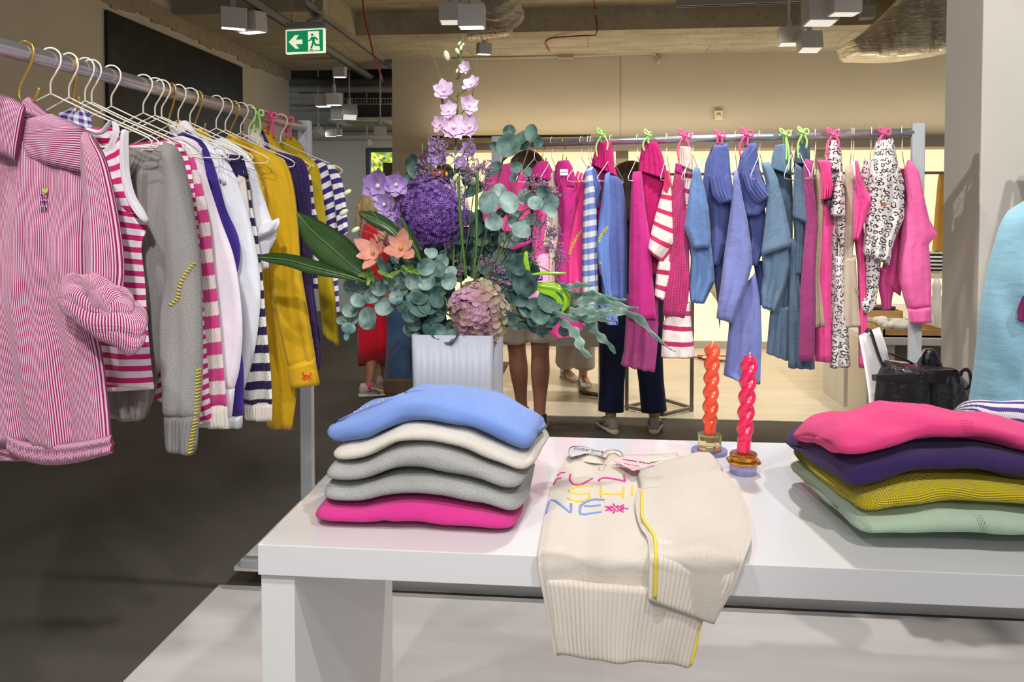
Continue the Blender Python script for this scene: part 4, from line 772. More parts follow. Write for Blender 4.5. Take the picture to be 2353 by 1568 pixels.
g2('pink_blouse','hot pink blouse half hidden by the eucalyptus, leftmost on the back rail','blouse',(B_,[(1140,382),(1118,410),(1110,500),(1120,600)],[(1175,374),(1205,395),(1214,470),(1214,560)],mHotP))
g2('gathered_shorts','pink gathered shorts with a pale lining beside the gold hook, back rail','shorts',('waistband',q5(180,475,75,590,80,620),q5(205,470,255,560,262,640),mMag,dict(off=.03,fold=(.004,5,1))),('leg',q5(150,640,120,1000,110,1390),q5(262,640,240,900,185,1390),mHotP),('lower_leg',q5(60,1300,40,1500,60,1760),q5(265,1300,262,1450,255,1760),cl('pale_rose','e9a9cb')))
g2('cream_trousers','cream trousers showing between two pink garments at the left of the back rail','trousers',(B_,q5(262,560,250,800,200,1100,190,1240),q5(290,560,305,700,330,1000,310,1240),mCrm),('lower_leg',q5(262,1230,268,1500,262,1700),q5(370,1090,320,1240,312,1700),mCrm))
t=g2('magenta_trousers','magenta gathered trousers with a small white label on their waistband','trousers',(B_,q5(335,680,312,820,345,960,360,1100,325,1300,320,1700),q5(460,660,492,800,495,900,445,1100,440,1400,430,1800),mMag,dict(t=.06)),('waistband',q5(350,470,320,520,312,640,340,720),q5(395,462,430,520,460,620,455,700),mMag,dict(off=.03,fold=(.003,7,1))),('lower_leg',q6(290,540,250,600,262,660,340,690),q6(520,440,530,540,525,620,440,680),mHotP,dict(off=-.02)))
lb_=p2(1296,396,.09); MB().box(lb_,(.034,.002,.026)).build('label',plain('label_white','dcdcdc',.6),t,smooth=False); text('another brand',0,0,lb_+Vector((0,-.002,0)),.0046,mInk,t)
t,o=gar('pink_cardigan','hot pink cardigan with yellow stitching on its bent sleeve, back rail','cardigan',[(B_,q5(495,560,470,640,480,900,470,1200,460,1500),q5(585,600,575,900,566,1200,566,1700),mPkC,dict(t=.036,lin=True,off=-.02,n=30)),(S_,q5(560,570,520,780,470,1000,410,1240,410,1560,470,1760),q5(585,640,575,900,566,1100,566,1300,566,1560,560,1800),mPkC,dict(t=.036,lin=True,off=.02,n=40))],p2,G2,rp2(1336))
m=MB(); whip(m,q5(555,1085,490,1160,455,1230,420,1330,415,1560),40,[o[S_][1]],3.5,.5,.0018); m.build('whip_stitching',kYel,t)['kind']='stuff'
g2('blue_striped_knit','narrow blue and white striped knit on the back rail','sweater',(B_,q5(590,560,583,800,570,1200,568,1600,580,1880),q5(620,520,650,760,655,1200,662,1600,668,1880),mBWs,dict(t=.06,off=.02)),('ruffle',q5(612,510,620,650,640,760,660,850),q5(650,540,690,660,700,720,670,900),mInd,dict(off=.0,fold=(.012,4,2))))
t=g2('drawstring_trousers','magenta drawstring trousers tied with the leftmost lime bow of the back rail','trousers',('waistband',q5(715,300,680,360,650,460,645,500),q5(795,300,805,420,812,520,840,612),mMagD,dict(off=.0,fold=(.004,7,1))),('leg',q5(645,480,650,700,680,1000,690,1500),q5(835,600,850,700,850,1100,860,1500),mMagD,dict(off=-.04)))
bow(t,p2,1385,309,13,mLimeC,((-1.2,4),(.9,2.8)),.04,.0036,1)
t,o=gar('blue_cardigan','cornflower blue cardigan with yellow stitching, in front of the dark haired woman','cardigan',[(B_,q5(760,570,730,720,705,900,700,1250,720,1700),q5(840,600,900,640,940,900,945,1300,940,1760),mInd,dict(t=.036,lin=True,off=0,n=30,fold=(.012,3,1))),(S_,q5(750,590,720,800,690,1000,668,1240,690,1420,740,1600,758,1900),q5(790,570,800,800,800,1000,790,1250,800,1600,860,1940),mBluC,dict(t=.036,lin=True,off=.04,n=40)),('cuff',q6(700,400,756,560),q6(850,400,865,575),mPer,dict(t=.045,off=.03))],p2,G2,rp2(1404))  # indigo body puts the cardigan's purple shading into the colour
m=MB(); whip(m,q5(765,1070,720,1130,690,1190,672,1260,680,1330,700,1390),26,[o[S_][1]],3.5,.4,.0018); m.build('whip_stitching',kYel,t)['kind']='stuff'
g2('magenta_dress','plain magenta jersey dress, longest pink piece hanging left of the striped tee','dress',('top',q5(1015,570,1000,760,985,1100,978,1500,975,1897),q5(1055,560,1090,900,1130,1150,1155,1500,1190,1892),mMag,dict(off=.04)),('skirt',q6(955,300,955,500,935,800,905,935),q6(1205,300,1210,560,1195,820,1175,1000),mPlum,dict(off=.0,fold=(.012,3.5,1))))
t=g2('drawstring_trousers','magenta drawstring trousers tied with the second lime bow of the back rail','trousers',('waistband',q5(1150,300,1095,350,1070,480,1065,560),q5(1200,300,1240,400,1275,520,1285,640),mMagD,dict(off=.0,fold=(.005,5,1))),('leg',q5(1065,540,1090,760,1120,1000,1150,1280,1190,1500),q5(1285,620,1260,760,1240,1000,1200,1280,1230,1500),mMagD,dict(off=-.03)))
bow(t,p2,1493,311,12,mLimeC,((-.3,1.6),(-1.3,3)),.04,.0036,1)
t,o=gar('striped_tee','cream tee with raspberry stripes and wide sleeves on the back rail','tee shirt',[(B_,q5(1230,1150,1240,1340,1215,1450,1200,1700),q5(1350,640,1385,1260,1345,1450,1300,1750),mStr,dict(t=.036,lin=True,off=.0,n=30)),(S_,q5(1290,640,1250,780,1200,960,1165,1100,1130,1270),q5(1325,620,1345,760,1360,1000,1365,1200,1240,1370),mStr,dict(t=.036,lin=True,off=.04,n=34)),('shoulder',q5(1298,550,1280,640,1270,740),q5(1320,560,1340,660,1320,770),cl('raspberry','c9265f'),dict(t=.03,off=.05)),('lower_sleeve',q6(1228,0,1210,80,1198,200,1190,310),q6(1350,0,1350,120,1310,250,1282,355),mStr2,dict(t=.04,off=.02))],p2,G2,rp2(1532))
g2('crochet_dress','raspberry pink openwork knit dress on the back rail','dress',(B_,q5(1395,540,1375,700,1360,850,1360,1200,1335,1400,1300,1600,1285,1862),q5(1430,560,1450,750,1470,1000,1485,1300,1490,1570,1475,1722,1450,1882),mCro,dict(off=.02)),('shoulder',q5(1400,490,1395,560),q5(1425,500,1440,600),mMag,dict(t=.03,off=.03)))
t=g2('drawstring_trousers','cream trousers with raspberry stripes tied by the leftmost pink bow','trousers',('waistband',q5(1435,340,1420,420,1420,500),q5(1500,345,1515,420,1520,560),mCrm,dict(off=.02,fold=(.004,7,1))),('hip',q5(1425,490,1440,640,1460,760,1480,860),q5(1520,520,1535,620,1530,760,1500,900),mStr2,dict(off=-.01)),('leg',q6(1420,370,1330,470,1290,560,1280,700,1270,870),q6(1490,370,1500,480,1510,620,1525,720,1535,870),mStr2,dict(off=.0)))
bow(t,p2,1574,312,13,mPinkC,((-1.3,4.2),(.6,3)),.04,.0042)
t,o=gar('blue_tee','cornflower blue tee with a wide short sleeve, back rail','tee shirt',[(B_,q5(1480,1150,1520,1350,1500,1600,1515,1742),q5(1700,1200,1725,1400,1735,1560,1640,1757),mBlu,dict(t=.036,lin=True,off=.0,n=30,fold=(.012,3,1))),(S_,q5(1555,520,1510,700,1490,850,1455,1080,1535,1260),q5(1600,540,1640,700,1680,900,1700,1150,1695,1250),mBlu,dict(t=.036,lin=True,off=.05,n=34))],p2,G2,rp2(1592))
t=g2('drawstring_trousers','indigo drawstring trousers tied by the second pink bow of the back rail','trousers',('waistband',q5(1740,330,1720,450,1700,620,1730,780,1800,860),q5(1835,310,1850,450,1860,600,1885,740,1890,830),mInd,dict(off=.03,fold=(.005,6,1))),('leg',q5(1735,330,1670,480,1640,700,1700,1000,1720,1200,1740,1400),q5(1830,320,1880,760,1850,1000,1830,1200,1750,1420),mInd,dict(off=-.03)),('far_leg',q5(1700,1000,1730,1400,1790,1800),q5(1850,1000,1800,1400,1760,1980),mIndShade,dict(off=-.06)))  # far leg coloured darker to stand in for its shade
bow(t,p2,1654,312,11,mPinkC,((-.5,1.6),(.5,1.8)),.04,.0042); 
t,o=gar('periwinkle_dress','long periwinkle cotton top falling lowest in the middle of the back rail','dress',[('skirt',q6(1860,400,1860,600,1840,800,1812,1030,1930,1075),q6(2100,100,2150,400,2160,700,2150,900,2145,1110),mPer,dict(t=.036,lin=True,off=-.01,n=36,fold=(.014,2.5,1))),(S_,q5(1905,560,1890,800,1850,1100,1820,1300,1790,1572,1760,1772,1748,1887),q5(1945,560,1985,800,2030,1000,2065,1250,2075,1400,2020,1612,1940,1812,1900,1932),mPer,dict(t=.036,lin=True,off=.05,n=44,wr=.01))],p2,G2,rp2(1690))
t=g2('drawstring_trousers','indigo drawstring trousers with a drooping open waistband, third pink bow','trousers',('waistband',q5(2010,480,2000,620,2040,740,2100,830,2150,860),q5(2090,310,2095,480,2130,620,2200,720,2230,780),mInd,dict(off=.04,fold=(.006,6,1))),('hip',q5(2070,300,1985,420,1955,560,1990,760,2030,970),q5(2090,310,2120,540,2200,760,2200,860,2120,960),mInd,dict(off=.01)),('leg',q5(1990,700,2040,1000,2070,1150,2060,1400),q5(2160,850,2180,1000,2180,1190,2100,1420),mInd,dict(off=-.03)),('far_leg',q6(2100,0,2130,200,2140,390),q6(2200,0,2200,200,2170,395),mIndShade,dict(off=-.05)))  # shade on the far leg is put into its darker colour
bow(t,p2,1716,309,13,mPinkC,((-1.3,4),(.2,2)),.04,.0042)
t,o=gar('slate_tee','slate blue tee, the first of two with wide sleeves on the back rail','tee shirt',[(B_,q5(2150,1200,2170,1500,2150,1650,2160,1792),q5(2400,1200,2440,1400,2380,1600,2280,1832),mSla,dict(t=.036,lin=True,off=.0,n=30,fold=(.012,3,1))),(S_,q5(2150,490,2200,700,2200,860,2180,1100,2150,1330),q5(2230,480,2300,620,2360,860,2400,1060,2430,1230),mSla,dict(t=.036,lin=True,off=.05,n=34))],p2,G2,rp2(1746))
t=g2('drawstring_trousers','slate blue drawstring trousers tied by the third lime bow, back rail','trousers',('waistband',q7(130,330,100,430,90,540),q7(200,310,240,400,235,600),mSla,dict(off=.0)),('leg',q7(90,520,150,700,180,1100,150,1500,100,1900),q7(235,560,250,700,250,1100,250,1500,240,1900),mSlaD,dict(off=-.04)),('lower_leg',q8(90,400,70,600,50,830),q8(240,400,225,700,215,900),mSlaD,dict(off=-.02,fold=(.01,3,1))))
bow(t,p2,1805,309,12,mLimeC,((.2,5),(.7,7)),.04,.0038)
t,o=gar('slate_dress','slate blue tee dress, longest grey blue piece on the back rail','dress',[('skirt',q8(240,-200,235,200,228,600,228,960),q8(345,-200,345,200,400,360,455,600,468,975),mSlaD,dict(t=.036,lin=True,off=.0,n=36,fold=(.012,3,1))),(S_,q7(290,490,275,660,270,800,265,980),q7(350,530,385,700,430,900,455,1060),mSlaD,dict(t=.036,lin=True,off=.05,n=34)),(B_,q7(265,960,290,1200,290,1500),q7(400,960,390,1200,350,1500),mSlaD,dict(t=.04,off=.01))],p2,G2,rp2(1825))
t=g2('drawstring_trousers','slate blue trousers behind the tee dress tied by the last lime bow','trousers',('waistband',q7(345,300,305,400,300,500),q7(400,310,405,400,405,500),mSlaD,dict(off=-.03)),('leg',q7(300,500,300,900,300,1400),q7(405,500,380,900,370,1400),mSlaD,dict(off=-.06)))
bow(t,p2,1846,305,12,mLimeC,((-1.1,5),(.7,3)),.04,.0038)
g2('plum_top','plum purple top squeezed beside the slate blue tee dress','tee shirt',(B_,q7(400,450,380,530,390,800,400,1100,380,1300,350,1700,340,2270),q7(440,470,440,700,470,960,480,1050,455,1300,450,1700,448,2280),mPlum,dict(off=.075,t=.03)))
g2('beige_cardigan','beige knit with a dotted edge, leftmost of the two beige pieces','cardigan',(B_,q7(455,540,480,900,475,1200,465,1500,455,1980),q7(520,560,525,900,515,1200,495,1500,548,1960),mBeiS,dict(off=-.01,t=.06)))
g2('ruffle_dress','bright pink dress with a ruffled strap, back rail','dress',('ruffle',q7(505,460,530,560,540,700,540,830),q7(590,470,600,600,615,700,590,800),mRose,dict(off=.05,fold=(.014,5,2))),(B_,q7(540,820,520,1100,500,1400,490,2270),q7(560,850,620,1010,600,1200,600,2280),mRose,dict(off=.0)))
t=g2('drawstring_trousers','narrow leopard print trousers tied by the fourth pink bow of the back rail','trousers',('waistband',q7(600,280,575,420,600,560),q7(660,280,690,400,700,560),mLeo,dict(off=.0,fold=(.004,5,1))),('leg',q7(590,540,560,900,590,1200,590,1500),q7(700,540,680,900,660,1200,660,1560),mLeo,dict(off=-.03)),('lower_leg',q8(560,100,480,560,465,800,500,880),q8(660,100,640,560,600,800,565,890),mLeo,dict(off=-.04,fold=(.012,3,1))),('front_leg',q8(655,-50,660,300,640,600,622,960),q8(725,-50,740,400,755,700,770,950),mLeo,dict(off=.0,fold=(.010,2,1))))
bow(t,p2,1915,309,13,mPinkC,((-1.2,4),(1.0,2.5)),.04,.0042)
t,o=gar('leopard_tee','leopard print tee with a red dot on its sleeve','tee shirt',[(B_,q7(660,960,650,1040,690,1250,690,1700),q7(745,950,760,1080,730,1300,730,1700),mLeo,dict(t=.036,lin=True,off=.0,n=30)),(S_,q7(695,560,660,650,630,800,605,970),q7(720,580,735,700,740,830,745,970),mLeo,dict(t=.036,lin=True,off=.05,n=30))],p2,G2,rp2(1927))
q=o[S_][1](1934,466,.003); q and MB().box(q,(.012,.004,.01)).build('red_tag',plain('tag_red','f0502f',.6),t)
g2('beige_knit','beige long knit with a ribbed hem, right one of the two beige pieces','cardigan',(B_,q7(765,520,750,640,745,900,750,1100,715,1500),q7(820,520,830,800,820,1100,790,1300,850,1700),mBeig,dict(off=.0)),('hem_half',q8(735,-50,710,300,700,600),q8(815,-50,845,400,865,590),mBeig,dict(off=.0)))
t,o=gar('pink_ruffle_tee','bright pink tee with a wide fluttering sleeve, left of the leopard pyjamas','tee shirt',[(B_,q7(820,900,820,1150,850,1400,860,1700,862,2330),q7(900,900,910,1100,920,1300,935,1700,945,2330),mRose,dict(t=.036,lin=True,off=-.02,n=30)),(S_,q7(830,470,825,700,815,900,810,1180),q7(855,470,890,640,995,840,850,1190),mRose,dict(t=.036,lin=True,off=.05,n=34,fold=(.008,2,1)))],p2,G2,rp2(1962))
t=g2('leopard_pyjamas','loose leopard print pyjama piece tied by the last pink bow near the rail end','trousers',('body',q7(1040,290,1010,420,980,560,975,800,940,1000,920,1310),q7(1155,270,1200,500,1255,660,1255,980,1165,1190,1120,1410),mLeo,dict(off=.05,fold=(.012,3,1),wr=.01)),('side_piece',q7(930,450,900,600,930,780),q7(990,470,1010,650,990,850),mLeo,dict(off=.0)),('lower_leg',q8(935,-50,940,100,950,300,890,390,925,465),q8(1050,-50,1030,150,1010,300,1000,400,945,465),mLeo,dict(off=.0)))
bow(t,p2,2033,306,13,mPinkC,((-1.5,4),(-.8,2)),.04,.0042)
q=p2(2031,471,.12); MB().box(q,(.012,.006,.01)).build('red_tag',plain('tag_red2','f0502f',.6),t)
t,o=gar('pink_sweatshirt','candy pink sweatshirt closing the right end of the back rail','sweatshirt',[(B_,q7(1200,540,1230,760,1200,1000,1130,1200,1080,1400,1050,1560),q7(1290,540,1300,900,1290,1200,1260,1500,1240,1690),mSwShade,dict(t=.036,lin=True,off=-.04,n=36)),(S_,q7(1305,460,1270,560,1290,800,1250,1100,1220,1400,1230,1572,1265,1702,1297,1802),q7(1330,465,1400,560,1450,780,1500,1000,1572,1128,1495,1222,1510,1400,1518,1600,1515,1787),mSwt,dict(t=.036,lin=True,off=.03,n=60,fold=(.006,1.2,1),wr=.008)),('cuff',q8(1297,425,1310,480,1332,565),q8(1515,412,1518,480,1520,552),mSwt,dict(t=.036,lin=True,off=.035,n=10)),('far_sleeve',q8(1040,60,1042,250,1060,340,1070,445),q8(1160,60,1180,250,1165,340,1155,430),mSwShade,dict(t=.035,off=-.05))],p2,G2,rp2(2073))  # body and far sleeve painted a darker pink for their shade
# light blue sweatshirt at the right edge
pr=projD(2.25); rt=thing('clothes_rack',(1.75,2.1,0),'clothes rail outside the right edge holding the light blue sweatshirt','clothes rack','clothes rails')
MB().tube([(1.66,.95,1.62),(1.66,3.12,1.62)],.0165,16).build('rail',mChr,rt); 
for yy,zz in ((.95,.006),(3.1,.09)): post(rt,(1.70,yy,zz),(1.70,yy,1.64)); 
mSky=cl('sky_blue_cotton','86b3c4'); 
t,o=gar('light_blue_sweatshirt','light blue sweatshirt hanging cut off by the right edge of the picture','sweatshirt',[(B_,[(2372,440),(2355,560),(2340,700),(2335,955)],[(2600,400),(2640,600),(2640,800),(2640,960)],mSky,dict(t=.05,n=30,fold=(.01,3,1))),(S_,[(2350,470),(2318,510),(2296,570),(2278,640),(2262,720),(2256,790),(2248,860),(2234,950),(2228,1010)],[(2400,440),(2390,560),(2380,650),(2372,720),(2366,800),(2360,880),(2355,960),(2350,1010)],mSky,dict(t=.07,off=.05,n=70,m=36,fold=(.010,1.3,2.2),wr=.03))],pr,None)
g,_=gar('purple_knit','sliver of a plum coloured knit in front of the light blue sweatshirt','sweater',[(B_,[(2352,680),(2340,715),(2342,738)],[(2420,660),(2430,720),(2420,740)],cl('plum_knit','8d1763',kind='knit'),dict(t=.03,off=.14))],pr,None)
# ---------------------------------------------------------------- background furniture
mMet=plain('stand_metal','77736a',.4,.5); mBoxW=plain('lacquer_white','dcd9d0',.4); mWood=plain('tray_wood','c09a66',.6,0,.12,20)
wr_=thing('wall_rail',Wy(1850,400,8.0),'thin metal garment rail in front of the backlit panels','rail')
MB().tube([Wy(1500,401,8.0),Wy(2400,396,8.0)],.014,10).build('tube',mMet,wr_)
for x in (1425,1880,2330): a=Wy(x,400,8.0); MB().tube([a,(a.x,8.37,a.z)],.01,8).build('bracket',mMet,wr_)
m=MB(); a=Wy(2120,397,8.0); m.tube([a+Vector((-.01,0,.01)),a+Vector((.012,0,.014)),a+Vector((.01,0,-.04)),a+Vector((-.01,0,-.12)),a+Vector((.0,0,-.18))],.006,6,20)
m.build('s_hook',mMet,label='dark hook hanging on the thin wall rail right of the pink sweatshirt',cat='hook')
def wallgar(name,label,cat,L,R,mat,Y=8.0,t=.05): 
    m=MB(); m.ribbon(L,R,projY(Y),t=t,n=20,m=10,fold=(.01,2,1)); m.build(name,mat,label=label,cat=cat,group='clothes on the far wall rail')
wallgar('ochre_dress','ochre and beige strip of clothing on the wall rail beside the column','dress',[(2158,400),(2150,480),(2140,600)],[(2172,400),(2172,500),(2170,640)],cl('ochre','c99a4a'))
wallgar('beige_shirt','small beige garment on the wall rail between the two indigo trousers','top',[(1628,402),(1626,560),(1632,670)],[(1648,402),(1655,600),(1648,693)],cl('sand_cloth','dcc9a4'))
st=thing('display_stand',(.52,5.7,0),'slim square metal frame stand on the pale floor near the dark jeans','stand')
pts=[Gz(1440,938,.02),Gz(1523,957,.02),Gz(1589,941,.02),Gz(1520,920,.02)]
m=MB()
for a,b in zip(pts,pts[1:]+pts[:1]):
    d=(b-a).normalized()*.011; s_=Vector((-d.y,d.x,0)); m.poly([a-d+s_,b+d+s_,b+d-s_,a-d-s_],(0,0,.022))
m.build('base',mMet,st,smooth=False)
c=pts[2]; MB().boxb((c.x-.012,c.y-.012,.006),(c.x+.012,c.y+.012,1.3)).build('post',mMet,st,smooth=False); e=pts[0]; MB().boxb((e.x-.012,e.y-.012,.006),(e.x+.012,e.y+.012,1.3)).build('post',mMet,st,smooth=False)
MB().poly([(c.x+.012,c.y+.012,1.3),(c.x-.012,c.y-.012,1.3),(e.x-.012,e.y-.012,1.3),(e.x+.012,e.y+.012,1.3)],(0,0,.024)).build('top_bar',mMet,st,smooth=False)
a,b=Gz(1330,902,.02),Gz(1392,912,.02); s2=thing('display_stand',a,'flat metal foot frame on the floor behind the white sneakers','stand')
MB().poly([a,b,b+Vector((.01,.32,0)),a+Vector((0,.3,0))],(0,0,.02)).build('base',mMet,s2,smooth=False); MB().boxb((b.x,b.y+.05,.006),(b.x+.02,b.y+.07,1.2)).build('post',mMet,s2,smooth=False)
# low grey table
a,b=Wy(1236,746,5.75),Wy(1392,798,5.75)
lt=thing('low_table',((a.x+b.x)/2,6,0),'low grey display table behind the bare legs and the pink hem','table')
MB().boxb((a.x,5.75,b.z),(b.x,6.0,a.z)).build('table_top',plain('table_grey','9a958c',.6),lt,smooth=False,bevel=.003)
for x in (a.x+.02,b.x-.05): MB().boxb((x,5.8,.006),(x+.03,5.95,b.z)).build('leg',mBoxW,lt,smooth=False)
a=Wy(1352,746,5.85); MB().boxb((a.x,5.82,a.z),(a.x+.13,5.92,a.z+.13)).build('paper_box',plain('box_white','e6e4e0',.6),smooth=False,label='small white carton on the low grey table beside the dark jeans',cat='box')
# booklets fanned on the floor
for i,(x,y,an,c) in enumerate(((1606,818,.9,'e8d8c4'),(1616,816,.6,'b7354a'),(1627,815,.3,'efe2cc'),(1640,818,.0,'b7354a'),(1652,822,-.3,'eadcc8'))):
    a=Gz(x,y+2,.0065+.006*i); MB().box(a+Vector((0,0,.003)),(.3,.12,.005),rotz(an)@Matrix.Rotation(0,3,'X')).build('booklet',plain('booklet_%d'%i,c,.6),smooth=False,label=('cream','dark red','pale cream','second dark red','topmost beige')[i]+' booklet in the fan lying on the floor by the back wall',cat='booklet',group='booklets fanned on the floor')
m=MB(); m.ribbon([(1523,735),(1518,780),(1520,822)],[(1530,735),(1532,780),(1529,824)],projY(5.6),t=.03,n=14,m=6,wr=.02); m.build('orange_scarf',plain('scarf_orange','f0622e',.8),label='orange cloth hanging from the metal frame stand behind the dark jeans',cat='scarf')
# right tables
ta=thing('display_table',Gz(1938,937,0),'white table with broad panel legs behind the leopard trousers','table')
a=Gz(1889,900,0); b=Gz(1938,937,0); h=.60
MB().boxb((b.x-.0,b.y,.006),(b.x+.055,a.y,h)).build('leg_panel',mBoxW,ta,smooth=False,bevel=.002)
c=Gz(1966,906,0); MB().boxb((c.x-.02,c.y,.006),(c.x+.045,c.y+.5,h)).build('leg_panel',mBoxW,ta,smooth=False,bevel=.002)
MB().boxb((b.x,b.y,h),(c.x+.55,c.y+.5,h+.05)).build('table_top',mBoxW,ta,smooth=False,bevel=.002)
def tray(px,py,Y,w_,d,label,fill=None,base=None):
    a=Wy(px,py,Y); t=thing('wooden_tray',a,label,'tray','wooden trays'); z=base if base else a.z
    MB().boxb((a.x,Y,z),(a.x+w_,Y+d,z+.012)).build('bottom',mWood,t,smooth=False)
    m=MB().boxb((a.x,Y,z),(a.x+w_,Y+.012,z+.05)).boxb((a.x,Y+d-.012,z),(a.x+w_,Y+d,z+.05)).boxb((a.x,Y,z),(a.x+.012,Y+d,z+.05)).boxb((a.x+w_-.012,Y,z),(a.x+w_,Y+d,z+.05)); m.build('rim',mWood,t,smooth=False); return a,z,t
a,z,t=tray(1962,712,b.y+.02,.34,.4,'wooden tray with black things on the table behind the pink top','k',h+.051)
for i in range(4): MB().box((a.x+.06+.07*i,b.y+.15+.05*(i%2),z+.04),(.055,.16,.05),rotz(.3*i)).build('leather_pouch',plain('pouch_black_%d'%i,'25221f',.5),bevel=.008,label=('leftmost','second','third','rightmost')[i]+' black pouch in the wooden tray behind the pink top',cat='pouch',group='black pouches in the tray')
tc=thing('display_table',Wy(2080,800,5.4),'white table with a boxy leg behind the chair and the black bag','table')
a=Wy(2000,737,5.4); b=Wy(2062,880,5.4); zt=.585
MB().boxb((a.x,5.45,.006),(b.x,5.84,zt-.05)).build('leg_panel',mBoxW,tc,smooth=False,bevel=.003); MB().boxb((a.x-.0,5.40,zt-.05),(a.x+1.3,5.87,zt)).build('table_top',mBoxW,tc,smooth=False,bevel=.003)
MB().boxb((a.x+1.2,5.5,.006),(a.x+1.26,5.84,zt-.05)).build('leg_panel',mBoxW,tc,smooth=False); MB().boxb((b.x,5.78,.25),(a.x+1.2,5.82,zt-.05)).build('under_table_shade',plain('shade_olive','8b877a',.7),tc,smooth=False)  # olive panel added, its colour stands in for shade under the table
p,z,t=tray(2030,745,5.42,.24,.42,'wooden tray filled with white crumpled cloths beside the rail post',None,zt+.001)
m=MB(); random.seed(9)
for i in range(16): m.ball((p.x+.03+random.random()*.17,5.47+random.random()*.32,z+.05+random.random()*.03),(.04,.05,.03),8)
m.build('white_cloths',plain('tissue_white','eceae6',.8),label='heap of white crumpled cloths in the wooden tray beside the rail post',cat='cloth',kind='stuff')
tray(2096,757,5.42,.22,.4,'wooden tray under the pink sweatshirt cuff',None,zt+.001)
for px,py0,py1,r,lb in ((2151,640,742,.045,'white slim mannequin form standing under the striped bag'),(2138,690,748,.035,'small round white vase beside the white mannequin form')):
    c=Wy(px,py1,5.75); zt2=Wy(px,py0,5.75).z; z0=zt+.001; H=zt2-z0
    MB().rings([(z0,c.x,5.75,r*.6,r*.6),(z0+H*.2,c.x,5.75,r*1.1,r*1.1),(z0+H*.45,c.x,5.75,r*1.15,r*1.15),(z0+H*.7,c.x,5.75,r*.6,r*.6),(z0+H*.85,c.x,5.75,r*.7,r*.7),(z0+H,c.x,5.75,r*.3,r*.3)],20).build('white_vase',plain('porcelain','ecebe6',.3),label=lb,cat='vase')
a=Wy(2136,631,6.0); sh=thing('display_shelf',a,'short white shelf with a striped bag seen between sweatshirt and column','shelf'); MB().boxb((a.x,6.0,a.z-.03),(a.x+.7,6.3,a.z)).build('board',mBoxW,sh,smooth=False)
MB().boxb((a.x+.2,6.1,.006),(a.x+.24,6.2,a.z-.03)).build('support',mBoxW,sh,smooth=False)
bg=thing('striped_bag',(a.x+.08,6.12,a.z),'round black and white striped bag with a gold edge on the shelf by the column','bag')
m=MB(); m.ball((a.x+.085,6.12,a.z+.085),(.085,.05,.083),20); m.build('body',cloth('bag_stripe','efefee',wCot,'1a1a1a',.028,.5,'v',pat='stripe'),bg); MB().tube([(a.x+.085+.087*math.cos(q),6.08,a.z+.085+.084*math.sin(q)) for q in [2*PI*i/24 for i in range(25)]],.005,6).build('gold_edge',mGold,bg)
# chair and black bag
cz=.09; d=2.72
ch=thing('white_chair',(1.15,2.8,cz),'white moulded chair behind the right stack with a black bag on it','chair')
m=MB(); m.ribbon([(1973,772),(1982,820),(1992,880),(1998,940),(2001,1010),(2004,1085)],[(2021,752),(2036,795),(2044,840),(2050,900),(2053,1000),(2056,1085)],projD(d),t=.012,n=30,m=12,p=8); m.build('backrest',plain('chair_white','dedad8',.35),ch)
sb=Pd(2004,1085,d); sx0,sy0=sb.x,sb.y; zs=sb.z; mCh=bpy.data.materials['chair_white']
MB().boxb((sx0,sy0-.1,zs-.02),(sx0+.42,sy0+.4,zs+.005)).build('seat',mCh,ch,smooth=False,bevel=.01)
for x,y in ((sx0+.03,sy0+.13),(sx0+.39,sy0+.13),(sx0+.03,sy0+.36),(sx0+.39,sy0+.36)): MB().tube([(x,y,zs-.02),(x,y,cz)],.012,10).build('leg',mCh,ch)
q=NT('bag_patent'); q.bump(q.noise(q.uv(True),16,5,.6),.02); mBag=q.set(col=lin('17131a'),rough=.28,coat=.3)
mStrap=plain('strap_dark','241a1e',.45)
bag=thing('black_bag',(sx0+.2,sy0,zs),'large black shiny tote bag sitting on the white chair','bag')
m=MB(); m.ribbon([(2034,828),(2018,862),(2012,900),(2008,960),(2008,1080)],[(2178,846),(2206,868),(2221,905),(2227,960),(2226,1080)],projD(d-.02),t=.10,n=40,m=30,p=3,wr=.022,fold=(.006,2,1)); m.build('body',mBag,bag)
m=MB(); m.ribbon([(2003,861),(2003,868),(2004,875)],[(2200,850),(2205,872),(2206,884)],projD(d-.12),t=.006,n=10,m=14); m.build('top_band',mStrap,bag)
m=MB(); m.ribbon([(2112,856),(2118,820),(2128,802)],[(2172,868),(2160,830),(2145,802)],projD(d+.02),t=.03,n=14,m=10,wr=.01); m.build('folded_flap',mBag,bag)
def strap(pts,r,nm='strap',off=.1): MB().tube([Pd(x,y,d-off) for x,y in pts],r,8,40,flat=.4).build(nm,mStrap,bag)
strap([(1990,764),(1998,757),(2010,790),(2020,820),(2030,842)],.011,off=.02); strap([(2042,812),(2070,822),(2100,838),(2125,862)],.009,off=.03)
strap([(2130,852),(2160,846),(2190,848),(2212,862)],.004,off=.12); strap([(2205,866),(2212,852),(2224,851),(2231,868),(2230,885),(2220,896)],.006,off=.1); strap([(2096,850),(2110,835),(2118,822),(2115,850)],.007,off=.0)
a=Wy(1984,890,6.25); MB().boxb((a.x-.05,6.25,.006),(a.x+.06,6.5,.42)).build('dark_box',plain('speaker_black','2a2524',.7),smooth=False,bevel=.004,label='dark upright case on the floor, seen just left of the white chair',cat='case')
